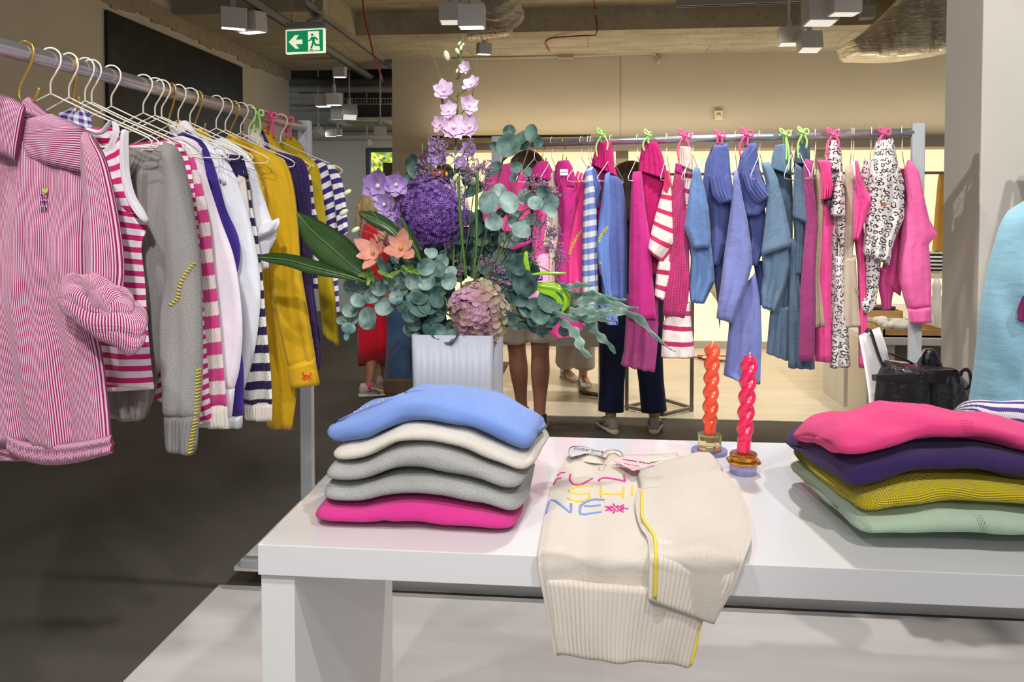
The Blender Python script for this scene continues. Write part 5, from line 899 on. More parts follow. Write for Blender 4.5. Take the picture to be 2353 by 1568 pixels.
# ---------------------------------------------------------------- people
def skin(parent,J,E,mat,root=0):
    me=bpy.data.meshes.new('body'); names=list(J); me.from_pydata([J[k][0] for k in names],[(names.index(a),names.index(b)) for a,b in E],[]); me.materials.append(mat)
    o=bpy.data.objects.new('body',me); COL.objects.link(o); o.parent=parent; o.matrix_parent_inverse=parent.matrix_basis.inverted()
    md=o.modifiers.new('skin','SKIN'); md.use_smooth_shade=True
    for i,k in enumerate(names):
        r=J[k][1]; me.skin_vertices[0].data[i].radius=(r,r) if not isinstance(r,tuple) else r
        me.skin_vertices[0].data[i].use_root=(i==root)
    s=o.modifiers.new('sub','SUBSURF'); s.levels=1; s.render_levels=2; return o
class Person:
    def __init__(s,x,y,z0,H,yaw,label,skinmat,feet=None,arms=None,kneeback=0,group='visitors standing in the shop'):
        s.t=thing('person',(x,y,z0),label,'person',group); s.H=H; s.M=rotz(yaw); s.o=Vector((x,y,z0)); s.yaw=yaw
        f=s.f=lambda a,b,c:s.o+s.M@Vector((a*H,b*H,c*H)); J={};E=[]
        def j(n,p,r,par=None,w=True):
            J[n]=(p if isinstance(p,Vector) else f(*p),r*H if not isinstance(r,tuple) else tuple(q*H for q in r))
            if par: E.append((par,n))
        j('pel',(0,0,.53),.08); j('spi',(0,0,.62),.06,'pel'); j('che',(0,.0,.73),.066,'spi'); j('nb',(0,0,.815),.045,'che'); j('nk',(0,.005,.85),.032,'nb'); j('hd',(0,.012,.885),.046,'nk'); j('hm',(0,.008,.93),.058,'hd'); j('ht',(0,0,.968),.042,'hm')
        j('nose',(0,.072,.915),.010,'hm')
        s.ft=[]
        for k,sg in (('l',-1),('r',1)):
            F_=feet[0 if sg<0 else 1] if feet else s.o+s.M@Vector((sg*.055*H,0,0)); F_=Vector(F_); s.ft.append(F_)
            hip=f(sg*.052,0,.49); kn=hip.lerp(Vector((F_.x,F_.y,z0+.045*H)),.46)+s.M@Vector((0,(.02-kneeback)*H,0)); an=Vector((F_.x,F_.y,z0+.05*H))
            j('hip'+k,hip,.062,'pel'); j('th'+k,hip.lerp(kn,.5),.05,'hip'+k); j('kn'+k,kn,.034,'th'+k); j('ca'+k,kn.lerp(an,.32)+s.M@Vector((0,-.012*H,0)),.038,'kn'+k); j('sh'+k,kn.lerp(an,.75),.024,'ca'+k); j('an'+k,an,.021,'sh'+k); j('to'+k,an+s.M@Vector((0,.085*H,-.03*H)),.018,'an'+k)
            A=(arms or {}).get(k,[(.135,.0,.63),(.14,.04,.485)])
            j('sho'+k,(sg*.098,0,.785),.028,'che'); j('el'+k,(sg*A[0][0],A[0][1],A[0][2]),.024,'sho'+k); j('wr'+k,(sg*A[1][0],A[1][1],A[1][2]),.016,'el'+k)
            e=J['el'+k][0]; w_=J['wr'+k][0]; dr=(w_-e).normalized(); sd=dr.cross(s.M@Vector((0,1,0))); sd=sd.normalized() if sd.length>.1 else s.M@Vector((1,0,0))
            pm=w_+dr*.03*H; j('pa'+k,pm,(.02,.012),'wr'+k)
            for q,(o_,l_) in enumerate(((-.016,.04),(-.005,.046),(.006,.043),(.016,.034))):
                b0=pm+dr*.02*H+sd*o_*H; j('f%d%s'%(q,k),b0,.0055,'pa'+k); j('g%d%s'%(q,k),b0+dr*l_*.55*H+s.M@Vector((0,.006*H,0)),.005,'f%d%s'%(q,k)); j('h%d%s'%(q,k),b0+dr*l_*H+s.M@Vector((0,.016*H,0)),.004,'g%d%s'%(q,k))
            j('t0'+k,pm+sd*-.022*H+dr*.002*H,.006,'pa'+k); j('t1'+k,pm+sd*-.032*H+dr*.026*H,.005,'t0'+k)
        s.J=J; s.body=skin(s.t,J,E,skinmat)
        m=MB(); 
        for sg in (-1,1): m.ball(f(sg*.058,.004,.918),(.006*H,.012*H,.017*H),8)
        m.build('ears',skinmat,s.t); m=MB()
        for sg in (-1,1): m.ball(f(sg*.021,.058,.928),.0075*H,8)
        m.build('eyes',plain('eye_dark','2a2220',.3),s.t); m=MB(); m.tube([f(-.018,.058,.888),f(0,.064,.887),f(.018,.058,.888)],.0035*H,6,8); m.build('lips',plain('lips','a65a50',.5),s.t)
    def p(s,k): return s.J[k][0]
    def top(s,mat,z1=.815,z0=.5,w=1.0,wave=0,nm='top'):
        H=s.H; M4=lambda v:s.o+s.M@v; R=[(.838,.045,.04),(.82,.075,.05),(.79,.108,.062),(.73,.105,.072),(.66,.092,.066),(.6,.09,.066),(.53,.1,.075),(.48,.103,.078)]
        rs=[(z*H,0,0,a*H*w,b*H*w) for z,a,b in R if z>=z0-.001]; m=MB(); m.rings(rs[::-1],28,None,wave,7); m.v=[tuple(M4(Vector(v))) for v in m.v]; m.build(nm,mat,s.t); return s
    def sleeves(s,mat,r=.04,upto='wr',k=1.0):
        for c in 'lr':
            a,b,e=s.p('sho'+c),s.p('el'+c),s.p('wr'+c); pts=[a,b,b.lerp(e,k)] if upto=='wr' else [a,a.lerp(b,k)]
            MB().tube(pts,[r*1.15*s.H,r*s.H,r*.8*s.H],14,14).build('sleeve',mat,s.t)
    def trousers(s,mat,end=.06,r=(.075,.06,.048,.042,.042),nm='trouser_leg'):
        H=s.H
        for c in 'lr':
            h,k,a=s.p('hip'+c),s.p('kn'+c),s.p('an'+c); e=k.lerp(a,1) if end is None else a+(k-a).normalized()*max(0,(end-.05)*H)
            MB().tube([h+Vector((0,0,.03*H)),h.lerp(k,.5),k,k.lerp(e,.5),e],[q*H for q in r],20,26).build(nm,mat,s.t)
        m=MB(); m.rings([(z*H,0,0,a*H,b*H) for z,a,b in ((.455,.09,.07),(.49,.112,.085),(.54,.105,.08),(.59,.09,.068))],24); m.v=[tuple(s.o+s.M@Vector(v)) for v in m.v]; m.build('trouser_seat',mat,s.t)
    def shoes(s,up,sole,L=.27,yaws=(0,0),lace=None,acc=None):
        for c,F_,yw_ in zip('lr',s.ft,yaws):
            M=rotz(s.yaw+yw_); H0=Vector((F_.x,F_.y,s.o.z)); g=lambda x,y,z:H0+M@Vector((x,y,z))
            def ell(secs,seg=16):
                m=MB(); vs=[]
                for y,wd,z0,z1 in secs:
                    for j in range(seg):
                        a=2*PI*j/seg; vs.append(g(wd*math.cos(a),y,(z0+z1)/2+(z1-z0)/2*math.copysign(abs(math.sin(a))**.7,math.sin(a))))
                n=len(secs); return m.add(vs,[(i*seg+j,(i+1)*seg+j,(i+1)*seg+(j+1)%seg,i*seg+(j+1)%seg) for i in range(n-1) for j in range(seg)]+[tuple(range(seg)),tuple((n-1)*seg+j for j in range(seg))[::-1]])
            k=L/.27; sh_=ell([(y*k,w_*k,0,z*k) for y,w_,z in ((-.08,.012,.025),(-.072,.03,.03),(-.04,.037,.03),(.0,.036,.028),(.06,.043,.026),(.12,.047,.026),(.165,.036,.026),(.188,.012,.024))]).build('sole',sole,s.t)
            u=ell([(y*k,w_*k,.018*k,z*k) for y,w_,z in ((-.072,.012,.08),(-.064,.027,.105),(-.035,.034,.108),(.0,.034,.102),(.04,.037,.088),(.08,.04,.07),(.12,.041,.058),(.155,.033,.048),(.178,.012,.034))]).build('upper',up,s.t)
            if lace:
                m=MB()
                for i in range(5): y=(.035+.018*i)*k; z=(.094-.007*i)*k; m.tube([g(-.02*k,y,z-.004),g(0,y+.004,z+.003),g(.02*k,y,z-.004)],.0035,6,6)
                m.build('laces',lace,u)
            if acc: 
                m=MB(); m.tube([g(-.038*k,-.02,.05),g(-.042*k,.03,.06),g(-.044*k,.07,.035)],.006,6,8); m.tube([g(.038*k,-.02,.05),g(.042*k,.03,.06),g(.044*k,.07,.035)],.006,6,8); m.build('side_stripe',acc,u)
    def hair(s,mat,length=.8,w=1.0,back=1,front=.3):
        H=s.H; m=MB(); vs=[];seg=24; prof=[(.995,.012),(.985,.035),(.965,.054),(.935,.066),(.9,.068),(.86,.066),(.83,.068),(.8,.066),(.77,.058),(.74,.045),(.72,.03)]
        prof=[q for q in prof if q[0]>=length]; n=len(prof)
        for z,r in prof:
            for j in range(seg):
                a=2*PI*j/seg; fr=math.cos(a-PI/2)  # front = +y
                rr=r*w*(1+.05*math.sin(9*a+z*30)); y=rr*math.sin(a)*1.1-.008
                if z<.955 and math.sin(a)>front-.1: y=(front-.1)*rr
                vs.append(s.f(rr*math.cos(a),y,z))
        m.add(vs,[(i*seg+j,(i+1)*seg+j,(i+1)*seg+(j+1)%seg,i*seg+(j+1)%seg) for i in range(n-1) for j in range(seg)]+[tuple(range(seg)),tuple((n-1)*seg+j for j in range(seg))[::-1]])
        m.build('hair',mat,s.t)
def hairmat(n,a,b): 
    q=NT(n); f=q.noise(q.uv(True),40,4,.6,scale=(1,1,.12)); q.bump(f,.008); return q.set(col=q.mix(q.ramp(f,.35,.65),lin(a),lin(b)),rough=.45)
mSk1=plain('skin_tan','a8735a',.55,sss=.05); mSk2=plain('skin_fair','c99478',.55,sss=.05)
mDen=cloth('denim_navy','20294a',wCot,var=.15); mJean=cloth('denim_blue','3f5d80',wCot,var=.25); mBlk=cloth('top_black','1d1d22',wCot); mShrt=cloth('shorts_cream','d9cbb6',wCot); mRedD=cloth('dress_red','e0182f',wCot,var=.05); mGryT=cloth('trousers_grey','aba497',wCot)
mShW=plain('sneaker_white','d9d6cf',.5); mShS=plain('sneaker_sole','cbbfa4',.6); mShG=plain('sneaker_grey','9b948a',.55,0,.15,40); mLace=plain('lace_grey','77746f',.7)
# woman in dark jeans behind the rail
fl_,fr_=Gz(1403,992,0),Gz(1504,992,0)
p=Person((fl_.x+fr_.x)/2-.02,(fl_.y+fr_.y)/2,0,1.74,0,'person with long brown hair, black top and dark jeans, behind the back rail',mSk2,(fl_,fr_))
p.top(mBlk,w=1.1); p.sleeves(mBlk); p.trousers(mDen,.075,(.078,.062,.052,.046,.047)); p.shoes(mShG,mShS,.27,(.35,-.15),mLace,mLace); p.hair(hairmat('hair_brown','2c1a12','5a3a26'),.77,1.15)
# man in shorts
fa,fb=Gz(1200,975,0),Gz(1240,992,0)
p=Person((fa.x+fb.x)/2-.02,5.08,0,1.81,.15,'person with dark hair in cream shorts, bare legs seen below the bouquet',mSk1,(fa,fb))
p.top(cloth('top_dark','33303a',wCot),w=1.12); p.sleeves(bpy.data.materials['top_dark'],.04,'el',.8); p.hair(hairmat('hair_dark','1d1010','41251d'),.85)
m=MB()
for c in 'lr':
    h,k=p.p('hip'+c),p.p('kn'+c); MB().tube([h+Vector((0,0,.08)),h.lerp(k,.4),h.lerp(k,.82)],[.135,.12,.105],20,14).build('shorts_leg',mShrt,p.t)
m.rings([(z*1.81,0,0,a*1.81,b*1.81) for z,a,b in ((.455,.09,.07),(.49,.112,.085),(.54,.107,.082),(.59,.092,.07))],24); m.v=[tuple(p.o+p.M@Vector(v)) for v in m.v]; m.build('shorts_seat',mShrt,p.t)
for c in 'lr': MB().tube([p.p('an'+c)+Vector((0,0,-.03)),p.p('an'+c)+Vector((0,0,.02))],.045,14).build('sock',plain('sock_black','1d1c1e',.8),p.t)
p.shoes(plain('shoe_tan','b39a66',.6),plain('shoe_sole_tan','8a7752',.6),.29,(.2,-.2))
# woman in red
fa,fb=Gz(848,912,0),Gz(885,893,0)
p=Person((fa.x+fb.x)/2,(fa.y+fb.y)/2,0,1.6,-1.25,'person with tied up blond hair in a long red dress and beige sneakers',mSk1,(fa,fb))
m=MB(); m.rings([(z,0,0,a,b) for z,a,b in ((.27,.165,.15),(.4,.17,.155),(.6,.165,.15),(.8,.16,.145),(.95,.15,.13),(1.1,.15,.12),(1.2,.165,.12),(1.28,.17,.11),(1.32,.12,.09),(1.345,.065,.06))][::1],36,None,0,9)
m.v=[tuple(p.o+p.M@Vector((v[0]*(1+.06*math.sin(5*math.atan2(v[1],v[0])+v[2]*2)*(1.3-v[2])),v[1]*(1+.06*math.sin(5*math.atan2(v[1],v[0]))*(1.3-v[2])),v[2]+(.06*math.cos(2*math.atan2(v[1],v[0])) if v[2]<.3 else 0)))) for v in m.v]; m.build('dress',mRedD,p.t)
p.sleeves(mRedD,.05,'wr',.55); hb=hairmat('hair_blond','8d6f4a','c9ad80'); p.hair(hb,.85); m=MB(); c=p.f(0,-.075,.90); m.ball(c,(.035,.035,.05),12); m.tube([c,c+Vector((-.01,0,-.06)),c+Vector((-.02,0,-.16)),c+Vector((-.01,0,-.22))],[.028,.03,.022,.006],10,16); m.build('ponytail',hb,p.t)
for c in 'lr': MB().tube([p.p('an'+c)+Vector((0,0,-.03)),p.p('an'+c)+Vector((0,0,.03))],.036,14).build('sock',plain('sock_pink','e05a90',.8),p.t)
p.shoes(plain('runner_beige','cfc8be',.55,0,.1,50),plain('runner_sole','e2dccb',.5),.27,(.1,-.1),mLace,plain('runner_grey','8c8880',.5)); 
m=MB(); q=p.ft[0]+Vector((.03,-.055,.05)); m.tube([q,q+Vector((0,0,.03)),q+Vector((.02,0,.0)),q+Vector((.02,0,.03))],.003,5); m.tube([q+Vector((.028,0,.03)),q+Vector((.034,0,0)),q+Vector((.04,0,.02)),q+Vector((.046,0,0)),q+Vector((.052,0,.03))],.003,5); m.build('side_letter',plain('logo_grey','6f6b66',.5),p.t)
# person in jeans next to her
p=Person(-1.33,5.95,0,1.72,.2,'person in wide blue jeans standing right behind the white vase',mSk2,(Vector((-1.43,5.9,0)),Vector((-1.25,5.95,0))))
p.top(cloth('top_denim','8a93a5',wCot),w=1.1); p.sleeves(bpy.data.materials['top_denim']); p.trousers(mJean,.05,(.075,.062,.055,.056,.066)); p.shoes(mShW,mShS,.25); p.hair(bpy.data.materials['hair_brown'],.8)
b=thing('brown_bag',(-1.33,5.55,0),'brown leather bag standing on the floor by the blue jeans','bag'); mBr=plain('leather_brown','5b4a38',.5,0,.2,25)
MB().boxb((-1.43,5.5,.001),(-1.2,5.62,.22)).build('body',mBr,b,smooth=False,bevel=.02); MB().boxb((-1.435,5.49,.12),(-1.195,5.51,.225)).build('flap',mBr,b,smooth=False,bevel=.008); MB().tube([(-1.41,5.56,.2),(-1.40,5.56,.4),(-1.31,5.56,.5),(-1.22,5.56,.4),(-1.22,5.56,.2)],.006,8,24).build('strap',mBr,b)
# person in grey trousers
fa,fb=Gz(1310,900,0),Gz(1330,890,0); fa=Gz(1322,893,0); fb=Gz(1306,878,0)
p=Person((fa.x+fb.x)/2+.02,6.22,0,1.66,PI+.4,'person in light grey trousers and white star sneakers behind the low grey table',mSk2,(fa+Vector((.06,.05,0)),fb+Vector((-.02,.1,0))))
p.top(cloth('top_beige','b9b2a6',wCot)); p.sleeves(bpy.data.materials['top_beige']); p.trousers(mGryT,.11,(.075,.062,.055,.05,.055)); p.hair(bpy.data.materials['hair_dark'],.8); p.shoes(mShW,plain('sole_tan','b79a6a',.6),.27,(-.2,.1),mLace,mLace)
# ---------------------------------------------------------------- vase and flowers
random.seed(21)
VC=Vector((-.331,2.02,TZ))
q=NT('vase_acrylic'); mVase=q.set(col=lin('c3c8d4'),rough=.38,trans=.2,ior=1.3)
vs_=thing('fluted_vase',VC,'square fluted whitish vase on the glossy table behind the left stack','vase')
def vring(z,hw,amp,n=30):
    out=[]
    for s in range(4):
        for i in range(n):
            u=-1+2*i/n; r=hw*(1+0)+amp*(abs(math.sin(i*PI/2.5)))
            x,y=u*hw,-r; 
            for _ in range(s): x,y=-y,x
            out.append(VC+Vector((x,y,z)))
    return out
m=MB(); hs=[(0,.092),(.1,.094),(.2,.095),(.318,.097)]; rg=[vring(z+.002,h,.005) for z,h in hs]+[vring(z+.002,h-.009,.003) for z,h in hs[::-1][:3]]+[vring(.012,.088,.0)]
N=len(rg[0]); m.add([v for r in rg for v in r],[(i*N+j,i*N+(j+1)%N,(i+1)*N+(j+1)%N,(i+1)*N+j) for i in range(len(rg)-1) for j in range(N)]+[tuple(range(N))[::-1],tuple((len(rg)-1)*N+j for j in range(N))])
m.build('fluted_body',mVase,vs_); 
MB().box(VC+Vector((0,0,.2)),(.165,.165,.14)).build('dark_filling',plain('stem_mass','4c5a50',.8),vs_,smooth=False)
GF='stems of the bouquet in the fluted vase'
FY=2.03
def FP(x,y,e=0): return Wy(x,y,FY-e)
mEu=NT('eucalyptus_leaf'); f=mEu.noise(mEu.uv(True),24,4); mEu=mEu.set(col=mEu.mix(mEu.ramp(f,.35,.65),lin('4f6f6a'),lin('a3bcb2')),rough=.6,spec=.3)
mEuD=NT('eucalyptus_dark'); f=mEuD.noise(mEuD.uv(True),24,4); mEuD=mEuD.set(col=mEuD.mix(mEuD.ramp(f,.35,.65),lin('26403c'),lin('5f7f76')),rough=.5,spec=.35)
mStem=plain('stem_green','5a6e3f',.5); mStemB=plain('stem_brown','6b5a44',.7); mGrn=plain('leaf_green','2c4a1e',.35,0,.25,14); mGr2=plain('leaf_fresh','5f8a2e',.45)
def leafdisc(m,c,rx,ry,nrm,ang,cup=.15,seg=14,notch=0):
    n=nrm.normalized(); a=n.cross(Vector((0,0,1))); a=a.normalized() if a.length>.05 else Vector((1,0,0)); b=n.cross(a).normalized()
    a,b=a*math.cos(ang)+b*math.sin(ang),b*math.cos(ang)-a*math.sin(ang); vs=[c-n*cup*rx*.4];
    for k,rr in ((1,.55),(2,1.0)):
        for j in range(seg):
            t=2*PI*j/seg; w=rr*(1-.12*notch*math.cos(t)); q=c+a*rx*w*math.cos(t)+b*ry*w*math.sin(t)+n*(cup*rx*(rr*rr-.5)*.6+cup*.25*rx*abs(math.sin(t))*rr); vs.append(q)
    fs=[(0,1+j,1+(j+1)%seg) for j in range(seg)]+[(1+j,1+seg+j,1+seg+(j+1)%seg,1+(j+1)%seg) for j in range(seg)]
    m.add(vs,fs)
def rn(s=.5): return Vector((random.uniform(-s,s),-1,random.uniform(-s*.6,s*1.2)))
PX=FY/F
def sprig(label,leaves,stems,mat,e=0,extra=1,sm=mStem,thr=.0022):
    t=thing('eucalyptus_sprig',FP(*stems[0][0][:2],0),label,'eucalyptus',GF); m=MB()
    for x,y,r in leaves:
        r*=1.12; ee=e+random.uniform(-.03,.03); c=FP(x,y,ee); leafdisc(m,c,r*PX,r*PX*random.uniform(.78,.95),rn(.62),random.uniform(0,PI),.36)
        for _ in range(extra):
            dx,dy=random.uniform(-1.3,1.3)*r,random.uniform(-1.2,1.2)*r; rr=r*random.uniform(.5,.9)
            leafdisc(m,FP(x+dx,y+dy,ee-.03),rr*PX,rr*PX*.85,rn(.9),random.uniform(0,PI),.25)
    m.build('leaves',mat,t); m=MB()
    for s in stems: m.tube([FP(a,b,e-.012) for a,b in s],thr,6,max(6,4*len(s)))
    for x,y,r in leaves:
        s=min((p for st_ in stems for p in crom([(a,b,0) for a,b in st_],12)),key=lambda p:(p.x-x)**2+(p.y-y)**2)
        if (s.x-x)**2+(s.y-y)**2<(r*5)**2: m.tube([FP(s.x,s.y,e-.014),FP((s.x+x)/2,(s.y+y)/2+2,e-.012),FP(x,y,e-.008)],thr*.55,5)
    m.build('stem',sm,t); return t
g3=lambda *a:[(560+a[i]/2.936,100+a[i+1]/2.936,a[i+2]/2.936) for i in range(0,len(a),3)]
g4=lambda *a:[(560+a[i]/2.936,500+a[i+1]/2.936,a[i+2]/2.936) for i in range(0,len(a),3)]
base=(1050,765)
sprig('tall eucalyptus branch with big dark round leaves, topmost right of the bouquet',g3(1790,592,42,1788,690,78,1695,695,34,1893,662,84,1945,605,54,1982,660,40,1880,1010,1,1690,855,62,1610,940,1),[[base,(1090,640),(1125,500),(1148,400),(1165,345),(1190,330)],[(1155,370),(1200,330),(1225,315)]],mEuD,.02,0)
sprig('pale eucalyptus cluster at the right of the purple ball flower',g3(1650,1070,72,1685,1012,42,1790,1075,70,1898,1030,54,1968,1080,50,2062,1080,62,2080,1140,34,1690,1210,58,1872,1262,62,1935,1190,46,1828,1208,48,1740,1150,44,1850,1290,50),[[base,(1120,640),(1170,540),(1210,480),(1262,470)],[(1160,560),(1130,500),(1118,468)]],mEu,.05,1)
sprig('thin eucalyptus branch with small leaves leaning right above the pink shorts',g3(1840,840,40,1880,780,1,1920,870,38,1820,905,30,2020,1000,44,1990,880,1),[[base,(1150,560),(1180,440),(1205,370),(1225,310)],[(1170,480),(1220,440),(1250,438)]],mEuD,.07,0,mStemB,.0016)
sprig('eucalyptus cluster lowest at the left edge of the bouquet',g4(722,470,54,772,562,48,862,522,56,912,480,50,655,500,1,950,600,62,842,680,76,722,620,56,708,750,44,700,800,30,660,690,34,800,470,44,905,560,50,880,440,40),[[base,(960,740),(900,700),(850,680),(800,660)],[(850,680),(810,720),(800,760)]],mEu,.06,1)
sprig('pale eucalyptus in the centre above the mauve hydrangea',g4(1228,330,58,1312,342,56,1270,242,36,1205,400,42,1150,432,58,1240,440,58,1072,472,58,1388,432,54,1110,350,44,1340,290,44,1400,370,40,1330,480,44,1030,540,46,1260,380,30),[[base,(1030,700),(1000,650),(985,610),(990,580)],[(1000,650),(950,660),(920,665)]],mEu,.08,2)
sprig('green eucalyptus hanging over the front rim of the vase',g4(1180,590,84,1242,600,62,1342,600,62,1130,652,64,1240,690,84,1150,712,56,1262,742,58,1392,742,50,1400,806,56,1070,600,40,1300,560,50,1180,540,60,1310,770,50),[[base,(1040,730),(990,710),(960,700)],[(1040,730),(1035,760),(1038,775)]],mEuD,.09,2)
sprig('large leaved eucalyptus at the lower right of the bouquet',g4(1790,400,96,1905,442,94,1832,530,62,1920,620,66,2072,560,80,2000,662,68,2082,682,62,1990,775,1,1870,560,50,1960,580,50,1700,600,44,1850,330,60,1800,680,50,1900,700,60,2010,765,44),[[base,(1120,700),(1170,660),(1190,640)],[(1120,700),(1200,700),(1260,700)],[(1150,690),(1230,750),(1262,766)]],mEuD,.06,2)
sprig('added dark eucalyptus leaves standing in for the shaded heart of the bouquet',g3(1500,1180,60,1560,1250,60,1450,1300,60,1600,1300,70,1700,1350,70,1780,1330,66,1500,1400,70,1620,1430,70,1760,1450,80,1850,1480,70,1540,1000,50,1500,880,44,1380,860,50,1160,860,62,1130,912,40,1200,920,46,1250,1450,60,1330,1440,50,1180,1480,50,1430,1420,60,1560,1520,80,1700,1530,80)+g4(1500,300,70,1600,350,80,1700,300,80,1400,400,60,1650,500,60,1750,600,60,1300,500,60,1500,650,60,1000,420,60,950,350,50,1100,300,50),[[base,(1060,650),(1050,500),(1030,400)],[(1060,650),(980,560),(945,400)]],mEuD,-.04,4)  # filler leaves added, dark colour stands in for shade inside the bouquet
# large blade leaves
def blade(label,U,Lw,mat,e=0,cat='leaf',name='blade_leaf',t=.0015):
    th=thing(name,FP(*U[-1]),label,cat,GF); m=MB(); m.ribbon(U,Lw,lambda x,y,k=0:FP(x,y,k+e),t=t,n=30,m=8,fold=(.004,.5,.6),p=2); m.build('blade',mat,th)
    mid=[((a.x+b.x)/2,(a.y+b.y)/2) for a,b in zip(crom([(a,b,0) for a,b in U],14),crom([(a,b,0) for a,b in Lw],14))]; MB().tube([FP(x,y,e+.0022) for x,y in mid],.0012,5).build('midrib',mGr2,th); return th
blade('broad dark green leaf pointing up left from the bouquet',[(682,486),(725,503),(775,530),(820,570),(850,640)],[(682,488),(692,545),(725,590),(775,632),(850,648)],mGrn,.09)
blade('long dark green leaf stretching furthest left out of the bouquet',[(585,591),(610,583),(665,584),(725,598),(780,618),(860,650)],[(585,593),(615,603),(665,614),(720,632),(790,642),(860,656)],mGrn,.11)
blade('dark green leaf rising over the peach flowers',[(822,488),(855,485),(895,505),(925,540),(945,590)],[(822,490),(850,515),(890,535),(915,555),(940,592)],mGrn,.10)
blade('dark upright leaf between the peach flowers and the purple ball',[(924,500),(945,530),(962,565),(972,600)],[(924,502),(930,545),(945,575),(965,605)],mGrn,.12)
for U,lb in (([(1053,405),(1056,480),(1062,560),(1070,640)],'left upright grass blade before the purple ball'),([(1097,395),(1094,480),(1094,560),(1085,640)],'right upright grass blade beside the purple ball')):
    blade(lb,[(x-3,y) for x,y in U],[(x+4,y) for x,y in U],plain('grass_green','35592a',.5),.13,'grass','ornamental_grass')
for pts,r,lb,mt in (([(1018,330),(1020,260),(1008,200),(985,190),(950,192),(930,208),(920,235)],.0016,'brown grass stem arching far left above the bouquet',mStemB),([(1024,420),(1022,300),(1010,190),(1003,150),(985,110),(970,78)],.0013,'hair thin grass stem leaning left at the top of the bouquet',mStem),([(1058,620),(1068,450),(1080,300),(1090,180),(1096,138)],.002,'straight grass stem right of the tall lilac blossoms',mStem),([(1172,330),(1172,300),(1168,275)],.0008,'tiny reddish hair stem over the topmost round leaves',mStemB)):
    MB().tube([FP(x,y,.01) for x,y in pts],[r,r,r*.4],6,40).build('ornamental_grass',mt,label=lb,cat='grass',group=GF)
# purple allium
al=thing('allium',FP(993,700),'large purple ball shaped allium in the middle of the bouquet','flower',GF); c=FP(993,489,.03); R=.093
q=NT('allium_purple'); f=q.noise(q.uv(True),80,3); mAl=q.set(col=q.mix(q.ramp(f,.35,.65),lin('4f2a78'),lin('9a6ac8')),rough=.6,sss=.05)
m=MB(); random.seed(4)
for i in range(950):
    z=1-2*(i+.5)/950; a=i*2.39996; d=Vector((math.sqrt(1-z*z)*math.cos(a),math.sqrt(1-z*z)*math.sin(a),z)); p=c+d*R*random.uniform(.88,1.06); u=d.orthogonal().normalized(); v=d.cross(u); r0=random.uniform(.0075,.0105); ph=random.random()*3
    vs=[p];fs=[]
    for k in range(6):
        t=ph+k*PI/3; w=u*math.cos(t)+v*math.sin(t); s=d.cross(w); n0=len(vs); vs+=[p+w*r0*.45+s*r0*.14+d*.001,p+w*r0+d*.003,p+w*r0*.45-s*r0*.14+d*.001]; fs.append((0,n0,n0+1,n0+2))
    m.add(vs,fs)
m.build('florets',mAl,al,smooth=False); m=MB(); m.ball(c,R*.82,20); m.build('seed_heart',plain('allium_core','3d2358',.8,0,.3,60),al); MB().tube([c-Vector((0,0,R*.8)),FP(1010,650,-.01),FP(1030,780,-.01)],.004,8,12).build('stem',mStem,al)
# blossoms
mLil1=NT('petal_lilac'); f=mLil1.noise(mLil1.uv(True),45,3); mLil1=mLil1.set(col=mLil1.mix(mLil1.ramp(f,.3,.7),lin('c49bc2'),lin('ebd3ea')),rough=.6,sss=.1)
mLil2=NT('petal_violet'); f=mLil2.noise(mLil2.uv(True),45,3); mLil2=mLil2.set(col=mLil2.mix(mLil2.ramp(f,.3,.7),lin('8a68ae'),lin('bfa0d6')),rough=.6,sss=.1)
mPch=NT('petal_peach'); f=mPch.noise(mPch.uv(True),30,3); mPch=mPch.set(col=mPch.mix(mPch.ramp(f,.3,.7),lin('c67c66'),lin('e3ac98')),rough=.55,sss=.1)
mCtr=plain('blossom_centre','e8e6c6',.6); mBud=plain('bud_cream','cfdcb0',.5)
def blossom(par,x,y,r,mat,e=.0,np_=6,nrm=None,cup=.45,wd=.5,jag=.12,centre=mCtr,name='blossom'):
    c=FP(x,y,e); n=(nrm or rn(.55)).normalized(); u=n.orthogonal().normalized(); v=n.cross(u); r*=PX*1.3; m=MB(); ph=random.random()*3
    for lay in range(2):
        for k in range(np_):
            t=ph+2*PI*k/np_+lay*PI/np_; w=u*math.cos(t)+v*math.sin(t); s=n.cross(w); R=r*(1 if lay==0 else .72)*random.uniform(.9,1.08); W=wd*R; vs=[];NS=7
            for i in range(NS):
                q=i/(NS-1); hw=W*math.sin(PI*min(.97,.12+q*.82))**.75; h=cup*R*(q**1.4)*(1.2 if lay else 1)-.1*R
                jg=jag*R*(random.random()-.3) if i==NS-1 else 0
                for o_ in (-1,-.4,.4,1): vs.append(c+w*(R*q+(jg if abs(o_)<.5 else -abs(jg)))+s*hw*o_*(1 if i<NS-1 else .8)+n*(h-.16*hw*(1-abs(o_))))
            m.add(vs,[(i*4+j,i*4+j+1,(i+1)*4+j+1,(i+1)*4+j) for i in range(NS-1) for j in range(3)])
    b=m.build(name,mat,par); m=MB()
    for k in range(6): 
        t=k*1.05; m.tube([c,c+n*r*.25+(u*math.cos(t)+v*math.sin(t))*r*.14],r*.03,4)
    m.ball(c+n*r*.12,r*.12,8); m.build('stamens',centre,b); return b
def bud(par,x,y,r,e=0,mat=None,ang=0,name='bud'):
    m=MB(); c=FP(x,y,e); m.ball(c,(r*PX*.7,r*PX*.7,r*PX*1.25),10,M=Matrix.Rotation(ang,3,'Y')); return m.build(name,mat or mBud,par)
random.seed(12)
dl=thing('delphinium',FP(*base),'tall pale lilac larkspur spike rising highest above the bouquet','flower',GF)
st=[(1045,760),(1042,600),(1044,450),(1048,330),(1052,240),(1056,160),(1060,120),(1064,85)]
